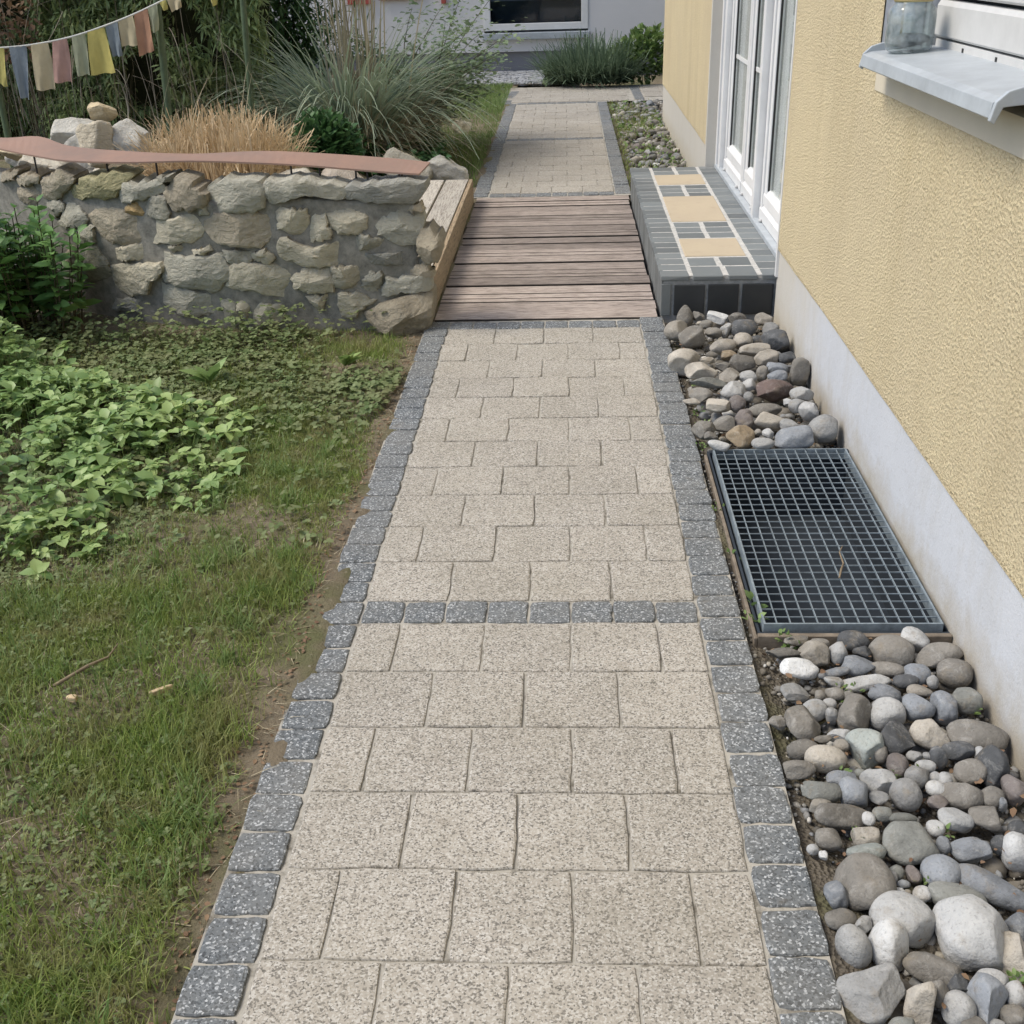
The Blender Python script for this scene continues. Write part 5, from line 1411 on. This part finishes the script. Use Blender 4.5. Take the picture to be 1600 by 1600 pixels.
fpart(MB().box((wx0 - .02, YF + .18, wz0), (wx1 + .02, YF + .19, wz1)), 'inner_blind', 'room')
fpart(MB().prism([(YF + .05, wz0 - .03), (YF - .07, wz0 - .045), (YF - .075, wz0 - .10), (YF - .065, wz0 - .10), (YF - .06, wz0 - .058), (YF + .05, wz0 - .045)], 0, 1).box((0, 0, 0), (0, 0, 0)) if False else MB().box((wx0 - .02, YF - .07, wz0 - .085), (wx1 + .02, YF + .02, wz0 - .005)), 'sill', 'sill', .008)
for a, b, z in ((-2.25, -1.95, .84), (-1.85, -1.32, .88), (-1.06, -1.0, .82)): MB().box((a, YF - .05, z), (b, YF - .003, 2.1)).build('red_shutter', 'red_paint', fh, .006)

# ================================================================== PLANTS
def plant(name, label, cat, base, meshes, group=None):
    e = empty(name, base); tag(e, label, cat, group)
    for nm, (V, Fc), mat in meshes: child(link(nm, mesh_np(nm, V, Fc, 3), mat, smooth=False), e)
    return e
def gz_at(x, y): return ground_z(np.asarray(x, float), np.asarray(y, float))

# dry clump behind the wall
N = 2300
rr = np.sqrt(U(0, 1, N)) * .31; th = U(0, 6.283, N)
bx, by = -1.22 + rr * np.cos(th) * 1.0, 5.70 + rr * np.sin(th) * .85
base = np.stack([bx, by, np.full(N, .36)], 1)
A = blades(base, th + rng.normal(0, .5, N), .02 + .36 * (rr / .31) ** 2 + np.abs(rng.normal(0, .16, N)), U(.24, .43, N) * (1.08 - .25 * (rr / .31) ** 2), U(.005, .010, N), rng.normal(.1, 1.3, N), 5, .6)
N = 700
B_ = blades(np.stack([-1.22 + U(-.3, .3, N), 5.62 + U(-.28, .1, N), U(.36, .45, N)], 1), U(0, 6.283, N), U(.9, 1.7, N), U(.1, .25, N), U(.003, .005, N), rng.normal(.3, .8, N), 4, .3)
N = 60
C_ = blades(np.stack([-1.22 + U(-.35, .35, N), 5.70 + U(-.1, .25, N), np.full(N, .5)], 1), U(0, 6.283, N), U(.1, .5, N), U(.35, .6, N), U(.003, .005, N), U(.4, 1.6, N), 6, .2)
plant('dry_grass_clump', 'straw-coloured clump of cut dry grass behind the stone wall', 'grass clump', (-1.13, 5.66, .36), [('blades', merge([A, B_]), 'dry_grass'), ('loose_stalks', C_, 'straw')])

# pampas grass
N = 1000
rr = np.sqrt(U(0, 1, N)) * .22; th = U(0, 6.283, N)
base = np.stack([-1.07 + rr * np.cos(th), 8.6 + rr * np.sin(th), np.full(N, .0)], 1)
az = th + rng.normal(0, .5, N)
A = blades(base, az, U(.05, .38, N), U(.75, 1.45, N), U(.012, .026, N), U(.9, 2.5, N), 10, .15)
N = 1300
th = U(0, 6.283, N); rr = U(.1, .35, N)
base = np.stack([-1.05 + rr * np.cos(th), 8.6 + rr * np.sin(th), np.full(N, .0)], 1)
B_ = blades(base, th + rng.normal(0, .5, N), U(.3, .9, N), U(.5, 1.0, N), U(.007, .013, N), U(.6, 1.9, N), 7, .15)
N = 70
base = np.stack([-1.0 + rng.normal(0, .10, N), 8.6 + rng.normal(0, .1, N), np.full(N, .0)], 1)
C_ = blades(base, U(0, 6.283, N), U(0, .12, N), U(1.0, 1.6, N), U(.010, .022, N), U(-.05, .25, N), 5, .5)
plant('pampas_grass', 'large arching blue-green grass clump with dead straw at its foot', 'grass clump', (-1.05, 8.6, 0), [('green_blades', A, 'pampas'), ('dead_blades', B_, 'straw'), ('stalks', C_, 'straw')])

def leafball(c, rad, N, tmpl, s0, s1, up=.3, hollow=.35, droop=0.0, zmin=-.3):
    d = sphere_dirs(N, zmin); r = (hollow + (1 - hollow) * np.sqrt(U(0, 1, N)))
    lump = 1 + .18 * vnoise(d * 2, int(abs(c[0] * 97 + c[1] * 31)) + 1, 2.5, 2)
    pos = np.array(c) + d * np.array(rad) * (r * lump)[:, None]
    dirs = d * [1, 1, .6] + rng.normal(0, .45, (N, 3)) + [0, 0, up - droop]
    return scatter(tmpl, pos, dirs, U(s0, s1, N))
def stems(n, base, spread, h, r=.004, up=1.0):
    mb = MB()
    for _ in range(n):
        a = random.uniform(0, 6.28); l = random.uniform(.6, 1) * spread
        p0 = Vector(base) + Vector((random.uniform(-.3, .3) * spread, random.uniform(-.3, .3) * spread, 0)); p2 = Vector(base) + Vector((math.cos(a) * l, math.sin(a) * l, h * random.uniform(.7, 1)))
        p1 = (p0 + p2) / 2 + Vector((-math.cos(a) * l * .2, -math.sin(a) * l * .2, h * .1))
        mb.tube([p0, p1, p2], [r, r * .8, r * .4], 5)
    tri = []
    for f in mb.f:
        for q in range(1, len(f) - 1): tri.append((f[0], f[q], f[q + 1]))
    return np.array([tuple(v) for v in mb.v]), np.array(tri)

# rose-like shrub before the far house: arching stems with leaves along them
mb = MB(); lp, ld = [], []
for _ in range(44):
    a = random.uniform(0, 6.28); L = random.uniform(.55, 1.45); lean = random.uniform(.05, .55)
    p = Vector((-.72 + random.gauss(0, .07), 9.35 + random.gauss(0, .07), 0)); d = Vector((math.cos(a) * lean + .10, math.sin(a) * lean, 1)).normalized(); pts = [p.copy()]
    for s in range(7):
        p = p + d * L / 7; d = (d + Vector((math.cos(a) * .12, math.sin(a) * .12, -.05)) + Vector((random.gauss(0, .09), random.gauss(0, .09), 0))).normalized(); pts.append(p.copy())
        if s >= 2:
            for _ in range(20):
                lp.append(p + Vector((random.gauss(0, .06), random.gauss(0, .06), random.gauss(0, .05)))); ld.append((random.gauss(0, 1), random.gauss(0, 1), random.uniform(-.3, .5)))
    mb.tube(pts, [.007 * (1 - k / 9) for k in range(8)], 5)
tri = np.array([(f[0], f[q], f[q + 1]) for f in mb.f for q in range(1, len(f) - 1)])
lp, ld = np.array([tuple(q) for q in lp]), np.array(ld)
plant('shrub', 'loose leafy shrub with arching thin stems before the far white wall', 'shrub', (-.72, 9.35, 0), [('stem', (np.array([tuple(v) for v in mb.v]), tri), 'stem'), ('foliage', scatter(LEAF, lp, ld, U(.03, .06, len(lp))), 'rose_leaf')])

plant('leafy_plant', 'rounded dark green leafy plant right of the dry grass', 'plant', (-.99, 7.0, .15), [('foliage', leafball((-.97, 7.0, .30), (.235, .19, .27), 2400, LEAF, .03, .065, .6), 'dark_leaf')])
N = 4200
px, py = U(-1.0, -.28, N), U(7.8, 9.5, N); keep = (px < -.28 - .16 * (py - 7.8)); px, py = px[keep], py[keep]; N = len(px)
hh = U(0, .16, N) * (0.5 + .8 * (vnoise(np.stack([px, py, 0 * px], 1), 44, 5, 2) > 0))
pos = np.stack([px, py, gz_at(px, py) + hh], 1)
tag(link('low_ivy', mesh_np('low_ivy', *scatter(ROUND, pos, rng.normal(0, 1, (N, 3)) * [1, 1, .35], U(.025, .06, N)), 3), 'dark_leaf'), 'dark low ivy covering the ground below the shrub', 'ground cover', kind='stuff')

# hedge
N = 100000
hx, hz = U(-5.2, -1.62, N), .2 + 2.9 * U(0, 1, N) ** .95
Pn = np.stack([hx, 0 * hx, hz], 1)
yb = 8.25 + .26 * vnoise(Pn, 55, 3.2, 3) + .10 * vnoise(Pn, 56, 11, 2)
pos = np.stack([hx, yb + np.abs(rng.normal(0, .16, N)) - .05, hz], 1)
keep = (vnoise(Pn, 57, 6, 2) > -.65) & (U(0, 1, N) < np.clip((hz - .1) / .6, .2, 1))
pos = pos[keep]; N = len(pos)
dirs = np.stack([rng.normal(0, .5, N), -np.abs(rng.normal(.3, .4, N)), rng.normal(-.35, .6, N)], 1)
A = scatter(NARROW, pos, dirs, U(.04, .10, N))
N = 230
vx = U(-5, -1.7, N)
A2 = blades(np.stack([vx, U(7.75, 8.35, N), U(.1, .5, N)], 1), U(0, 6.283, N), np.abs(rng.normal(0, .18, N)), U(.4, 1.25, N), U(.004, .009, N), rng.normal(0, .7, N), 7, .35)
N = 160
A3 = blades(np.stack([U(-5, -1.7, N), U(7.7, 8.0, N), U(.7, 2.2, N)], 1), U(3.4, 6.0, N), U(1.4, 2.4, N), U(.15, .6, N), U(.003, .006, N), rng.normal(.5, .8, N), 6, .3)
hd = plant('hedge', 'tall dark evergreen hedge with dry vine stems behind the flags', 'hedge', (-3.3, 8.6, 0), [('foliage', A, 'hedge'), ('vine_stems', merge([A2, A3]), 'vine')])
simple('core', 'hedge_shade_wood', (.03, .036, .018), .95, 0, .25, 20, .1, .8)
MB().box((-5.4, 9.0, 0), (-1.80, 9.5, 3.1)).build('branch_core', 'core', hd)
N = 300
pos = np.stack([U(-3.3, -2.95, N), U(7.75, 7.95, N), U(.85, 1.35, N)], 1)
plant('red_leaved_shrub', 'reddish brown leaved shrub at the top left corner', 'shrub', (-3.1, 7.9, .1), [('foliage', scatter(LEAF, pos, rng.normal(0, 1, (N, 3)), U(.03, .06, N)), 'litter'), ('stem', stems(8, (-3.1, 7.9, .1), .15, 1.1), 'stem')])
N = 5200
pos = np.array((-1.72, 9.7, .85)) + rng.normal(0, 1, (N, 3)) * [.20, .15, .5]
plant('dark_conifer', 'dark bluish conifer between the hedge and the pampas grass', 'shrub', (-1.72, 9.7, 0), [('foliage', scatter(NARROW, pos, rng.normal(0, .6, (N, 3)) + [0, 0, -.3], U(.06, .12, N)), 'dark_leaf'), ('stem', stems(6, (-1.72, 9.7, 0), .15, 1.5, .012), 'stem')])

# bushes at the far end
N = 2600
th = U(0, 6.283, N); rr = np.sqrt(U(0, 1, N)) * .36
base = np.stack([.80 + rr * np.cos(th) * 1.15, 13.75 + rr * np.sin(th) * .8, U(0, .12, N)], 1)
A = blades(base, th + rng.normal(0, .8, N), .1 + .95 * (rr / .36) + np.abs(rng.normal(0, .25, N)), U(.2, .55, N), U(.010, .020, N), rng.normal(-.2, .6, N), 3, .4)
plant('lavender_bush', 'spiky grey green bush at the far bend of the path', 'shrub', (.8, 13.75, 0), [('foliage', A, 'lavender')])
plant('broadleaf_bush', 'bright green broad-leaved bush beside the yellow house corner', 'shrub', (1.45, 13.85, 0), [('foliage', leafball((1.42, 13.9, .22), (.42, .30, .30), 1500, LEAF, .05, .10, .5, .4, 0, -.7), 'laurel'), ('stem', stems(10, (1.42, 13.9, 0), .3, .4), 'stem')])
N = 500
pos = np.stack([U(.25, .6, N), U(13.8, 14.1, N), U(0, .15, N)], 1)
plant('low_shrub', 'low trailing dark plant at the foot of the spiky bush', 'shrub', (.42, 13.95, 0), [('foliage', scatter(LEAF, pos, rng.normal(0, 1, (N, 3)) * [1, 1, .5], U(.03, .06, N)), 'rose_leaf')])

# left leafy bush : upright stems with opposite leaves
mb = MB(); lp, ld, ls = [], [], []
for _ in range(150):
    x, y = -1.95 + max(-.36, min(.30, random.gauss(0, .17))), 4.64 + random.uniform(-.19, .19)
    H = random.uniform(.36, .60) * (1 - .35 * min(1, abs(x + 1.95) / .4)); H *= 1.05
    lx, ly = (x + 1.93) * .35 + random.gauss(0, .03), (y - 4.68) * .5 - .05
    n_seg = int(H / .038); a0 = random.uniform(0, 3.14)
    for s in range(n_seg + 1):
        t = s / n_seg
        if t < .25: continue
        p = (x + lx * t, y + ly * t, H * t)
        for q in (0, 1):
            az = a0 + s * 1.57 + q * 3.1416
            lp.append(p); ld.append((math.cos(az), math.sin(az), .05 + .75 * t ** 3 + random.gauss(0, .12))); ls.append(random.uniform(.055, .095) * (1 - .35 * t ** 4))
    mb.tube([(x, y, 0), (x + lx * .5, y + ly * .5, H * .5), (x + lx, y + ly, H)], [.004, .003, .002], 5)
tri = np.array([(f[0], f[q], f[q + 1]) for f in mb.f for q in range(1, len(f) - 1)])
lp, ld, ls = np.array(lp), np.array(ld), np.array(ls)
plant('leafy_bush', 'lush green bush with pointed leaves before the left end of the wall', 'shrub', (-1.93, 4.66, 0), [('stem', (np.array(mb.v), tri), 'stem'), ('foliage', scatter(template(.5, .10, .22), lp, ld, ls), 'mint')])

# lawn grass ------------------------------------------------------------------
def inview(x, y): return x > -.30 - .50 * y
def lawn_density(x, y):
    P = np.stack([x, y, 0 * x], 1)
    a = vnoise(P, 31, 3.4, 3); b = vnoise(P, 33, 11, 2)
    d = .42 + 1.25 * a + .9 * b
    edge = -.10 - x
    d = np.maximum(d, .28) * np.clip((edge - .012 - .03 * (vnoise(P, 35, 5, 2) + .6)) / .10, 0, 1)
    d = np.where(y > 3.3, d * np.clip(1.25 - .75 * (y - 3.3), .12, 1), d)
    d = np.where((y < 3.9) & (x < np.interp(y, XBY, XBX) - .1), d * .35, d)
    return d
XBY = [2.2, 2.45, 2.86, 3.3, 3.66, 3.9, 4.3, 4.6]; XBX = [-1.1, -.80, -.50, -.52, -.66, -1.05, -1.55, -1.9]
N = 420000
x, y = U(-2.6, -.11, N), U(.7, 4.6, N)
keep = inview(x, y) & (U(0, 1, N) < lawn_density(x, y) * .95); x, y = x[keep], y[keep]; N = len(x)
P = np.stack([x, y, 0 * x], 1)
tall = 1 + .5 * vnoise(P, 37, 4, 2)
A = blades(np.stack([x, y, gz_at(x, y) - .003], 1), U(0, 6.283, N), np.abs(rng.normal(.35, .4, N)), U(.018, .052, N) * tall, U(.0018, .0038, N), U(.1, 1.6, N), 2, .15)
tag(link('lawn_grass', mesh_np('lawn_grass', *A, 3), 'grass'), 'short patchy green grass left of the near path', 'grass', kind='stuff')
print('lawn blades', N)
T = 420
tx, ty = U(-2.2, -.16, T), U(.8, 3.7, T); keep = inview(tx, ty) & (lawn_density(tx, ty) > .25) & (U(0, 1, T) < .8); tx, ty = tx[keep], ty[keep]; T = len(tx)
k = 45; tr_ = np.repeat(U(.008, .035, T), k); x = np.repeat(tx, k) + rng.normal(0, 1, T * k) * tr_; y = np.repeat(ty, k) + rng.normal(0, 1, T * k) * tr_; N = T * k
keep = x < -.125; x, y = x[keep], y[keep]; N = len(x)
A = blades(np.stack([x, y, gz_at(x, y) - .003], 1), U(0, 6.283, N), np.abs(rng.normal(.3, .3, N)), U(.03, .085, N), U(.002, .0042, N), U(.2, 1.8, N), 4, .12)
tag(link('grass_tufts', mesh_np('grass_tufts', *A, 3), 'grass_far'), 'longer green grass tufts scattered over the near lawn', 'grass', kind='stuff')
N = 7000
x, y = U(-2.4, -.11, N), U(.8, 4.55, N); keep = inview(x, y); x, y = x[keep], y[keep]; N = len(x)
A = blades(np.stack([x, y, gz_at(x, y) + .004], 1), U(0, 6.283, N), U(1.1, 1.65, N), U(.015, .06, N), U(.0012, .0028, N), rng.normal(0, .4, N), 3, .3)
tag(link('dry_litter', mesh_np('dry_litter', *A, 3), 'straw'), 'dry straw bits lying in the lawn', 'litter', kind='stuff')
N = 42000
x, y = U(-1.3, -.12, N), U(7.7, 14.0, N)
keep = (x > -.30 - .14 * (y - 7.7) - .1) & (U(0, 1, N) < .8 + .4 * vnoise(np.stack([x, y, 0 * x], 1), 39, 2.5, 2)); x, y = x[keep], y[keep]; N = len(x)
A = blades(np.stack([x, y, gz_at(x, y) - .003], 1), U(0, 6.283, N), np.abs(rng.normal(.3, .35, N)), U(.025, .065, N), U(.003, .006, N), U(.1, 1.3, N), 2, .2)
tag(link('far_lawn_grass', mesh_np('far_lawn_grass', *A, 3), 'grass_far'), 'green grass left of the far path', 'grass', kind='stuff')

# creeping plants in the lawn ---------------------------------------------------
def trifoliate(x, y, z, size, k=3, tilt=.25, tm=ROUND):
    N = len(x); a0 = U(0, 6.283, N); pos, dirs, sz = [], [], []
    tl = rng.normal(0, tilt, (N, 2))
    for q in range(k):
        a = a0 + q * 6.283 / k + rng.normal(0, .18, N)
        d = np.stack([np.cos(a), np.sin(a), np.cos(a) * tl[:, 0] + np.sin(a) * tl[:, 1] + .12], 1)
        pos.append(np.stack([x, y, z], 1)); dirs.append(d); sz.append(size * U(.85, 1.15, N))
    return scatter(tm, np.concatenate(pos), np.concatenate(dirs), np.concatenate(sz), rng.normal(0, .25, N * k))
N = 6500
x, y = U(-2.7, -.3, N), U(2.2, 4.5, N)
P = np.stack([x, y, 0 * x], 1)
xb = np.interp(y, XBY, XBX) + .10 * vnoise(P, 61, 6, 2)
keep = inview(x, y) & (x < xb) & (U(0, 1, N) < np.clip(.10 + (xb - x) * 1.0, 0, .55) * (.9 + 1.6 * vnoise(P, 63, 7, 2))); x, y, xb = x[keep], y[keep], xb[keep]; N = len(x)
hgt = U(.25, 1, N) * np.clip(.045 + (xb - x) * .16, .045, .15) + .16 * np.exp(-((x + 1.75) ** 2 + (y - 3.95) ** 2) / .06)
sz = .014 + .044 * U(0, 1, N) ** 1.3
A = trifoliate(x, y, gz_at(x, y) + hgt, sz, 5, .35, SPLIT)
B_ = trifoliate(x + rng.normal(0, .02, N), y + rng.normal(0, .02, N), gz_at(x, y) + hgt * .4, sz * .55, 3, .4)
st_ = blades(np.stack([x, y, gz_at(x, y)], 1), U(0, 6.283, N), U(0, .1, N), hgt, U(.0015, .0025, N), np.zeros(N), 1, .8)
tag(link('leafy_ground_cover', mesh_np('leafy_ground_cover', *merge([A, B_, st_]), 3), 'clover'), 'light green patch of broad-leaved ground cover at the left edge', 'ground cover', kind='stuff')
print('cover plants', N)
N = 16000
x, y = U(-2.0, -.12, N), U(2.6, 4.56, N)
P = np.stack([x, y, 0 * x], 1)
keep = inview(x, y) & (U(0, 1, N) < np.clip((y - 2.9) * .9, .06, 1) * (.75 + .7 * vnoise(P, 65, 6, 2))) & (x < -.17 - .1 * vnoise(P, 66, 5, 2)); x, y = x[keep], y[keep]; N = len(x)
hg = U(.008, .04, N) + .13 * np.clip((y - 4.28) / .25, 0, 1) * U(0, 1, N) ** 2
A = trifoliate(x, y, gz_at(x, y) + hg, U(.010, .022, N), 3, .3)
tag(link('creeping_weeds', mesh_np('creeping_weeds', *A, 3), 'creeper'), 'dark small-leaved creeping weeds at the foot of the stone wall', 'ground cover', kind='stuff')
N = 13000
x, y = U(-1.6, -.14, N), U(.8, 3.4, N)
P = np.stack([x, y, 0 * x], 1)
keep = inview(x, y) & (U(0, 1, N) < .55 + .8 * vnoise(P, 67, 5, 2)); x, y = x[keep], y[keep]; N = len(x)
A = trifoliate(x, y, gz_at(x, y) + U(.006, .024, N), U(.005, .011, N), 3, .35)
tag(link('lawn_clover', mesh_np('lawn_clover', *A, 3), 'creeper'), 'tiny clover leaves scattered through the near lawn', 'ground cover', kind='stuff')

# weeds between stones
wd = []
for x, y, s, k in ((1.0, 2.19, .016, 26), (1.03, 2.16, .013, 18), (.945, 2.34, .022, 8), (.94, 2.27, .02, 9), (.935, 2.6, .012, 10), (.93, 2.85, .012, 12), (1.02, 1.72, .012, 18), (1.08, 1.98, .012, 16), (1.11, 1.99, .012, 14), (1.14, 1.715, .014, 22), (1.175, 1.72, .014, 16), (1.33, 1.93, .016, 20),
                   (1.02, 1.55, .012, 14), (1.17, 1.56, .012, 10), (1.02, 1.30, .012, 14), (1.19, 1.235, .013, 26), (1.10, 1.44, .01, 10), (.95, 3.4, .012, 16), (.95, 3.6, .012, 14), (.97, 3.85, .012, 12), (.93, 3.3, .012, 16), (.96, 3.5, .014, 16)):
    d = sphere_dirs(k, .1); wd.append(scatter(LEAF, np.array((x, y, -.012)) + d * np.array((.022, .022, .03)) * U(.3, 1, k)[:, None], d + rng.normal(0, .3, (k, 3)), U(s * .7, s * 1.2, k)))
N = 900
x, y = U(.93, 1.36, N), U(7.35, 12.1, N); keep = U(0, 1, N) < .5 + .8 * vnoise(np.stack([x, y, 0 * x], 1), 73, 4, 2); x, y = x[keep], y[keep]; N = len(x)
wd.append(scatter(LEAF, np.stack([x, y, U(-.02, .02, N)], 1), sphere_dirs(N, .1), U(.02, .045, N)))
N = 4200
x, y = U(.915, 1.37, N), U(7.32, 12.2, N); keep = U(0, 1, N) < .35 + .9 * vnoise(np.stack([x, y, 0 * x], 1), 74, 5, 2) + .5 * (x < .98) + .3 * (x > 1.3); x, y = x[keep], y[keep]; N = len(x)
mo = blades(np.stack([x, y, np.full(N, -.03)], 1), U(0, 6.283, N), U(0, .8, N), U(.02, .055, N), U(.004, .008, N), U(0, 1.2, N), 2, .3)
tag(link('moss_and_grass', mesh_np('moss_and_grass', *mo, 3), 'grass'), 'moss and short grass between the stones of the far bed', 'grass', kind='stuff')
tag(link('weeds', mesh_np('weeds', *merge(wd), 3), 'laurel'), 'small green weeds growing between the stones', 'weeds', kind='stuff')
# upright rosette and a few dock leaves in the cover
for bx_, by_, s, lab in ((-.84, 3.93, .12, 'pale upright leaf rosette standing in the weeds'), (-.36, 4.10, .09, 'single upright dock plant near the wall end'), (-.98, 4.40, .05, 'small bright rosette close to the wall foot')):
    k = 9; a = U(0, 6.283, k)
    A = scatter(template(.42, .1, .25), np.tile([bx_, by_, .005], (k, 1)), np.stack([np.cos(a), np.sin(a), U(.6, 2.2, k)], 1), U(s * .6, s * 1.1, k))
    plant('weed_rosette', lab, 'weed', (bx_, by_, 0), [('leaves', A, 'clover')], 'single weeds in the lawn')
# wood chips and sticks in the lawn
for (cx_, cy_, a, l, wdt, lab) in ((-.385, 1.955, .55, .05, .012, 'long pale wood chip lying in the near lawn'), (-.565, 1.925, -.2, .026, .018, 'short blocky wood chip lying left of the long chip')):
    P, Fa = stone_verts('c', (l / 2, wdt / 2, .007), int(l * 1000), 3, .05)
    o = link('wood_chip', mesh_np('wood_chip', P, Fa, 3), 'chip'); o.location = (cx_, cy_, float(gz_at(cx_, cy_)) + .022); o.rotation_euler.z = a; tag(o, lab, 'wood chip')
mb = MB(); z = .03; mb.tube([(-.62, 1.96, z), (-.57, 2.03, z + .004), (-.54, 2.07, z), (-.53, 2.11, z + .01)], [.004, .0045, .003, .0015], 6)
tag(mb.build('stick', 'twig', smooth=True), 'crooked brown stick in the lawn left of the chips', 'stick')

# reddish leaf crumbs along the left border of the path
N = 750
y = U(1.0, 4.5, N); x = -.105 - np.abs(rng.normal(0, .035, N))
A = scatter(LEAF, np.stack([x, y, gz_at(x, y) + .004], 1), rng.normal(0, 1, (N, 3)) * [1, 1, .15], U(.004, .014, N))
tag(link('leaf_crumbs', mesh_np('leaf_crumbs', *A, 3), 'litter'), 'dry brown leaf crumbs along the left border of the path', 'litter', kind='stuff')

# dry leaf bits caught between the stones
N = 420
x = np.concatenate([U(.93, 1.36, 260), U(.93, 1.36, N - 260)]); y = np.concatenate([U(.9, 2.18, 260), U(3.3, 4.65, N - 260)])
A = scatter(LEAF, np.stack([x, y, U(-.03, .02, N)], 1), rng.normal(0, 1, (N, 3)) * [1, 1, .3], U(.006, .020, N))
tag(link('leaf_litter', mesh_np('leaf_litter', *A, 3), 'litter'), 'dry brown leaf bits caught between the stones of both near beds', 'litter', kind='stuff')
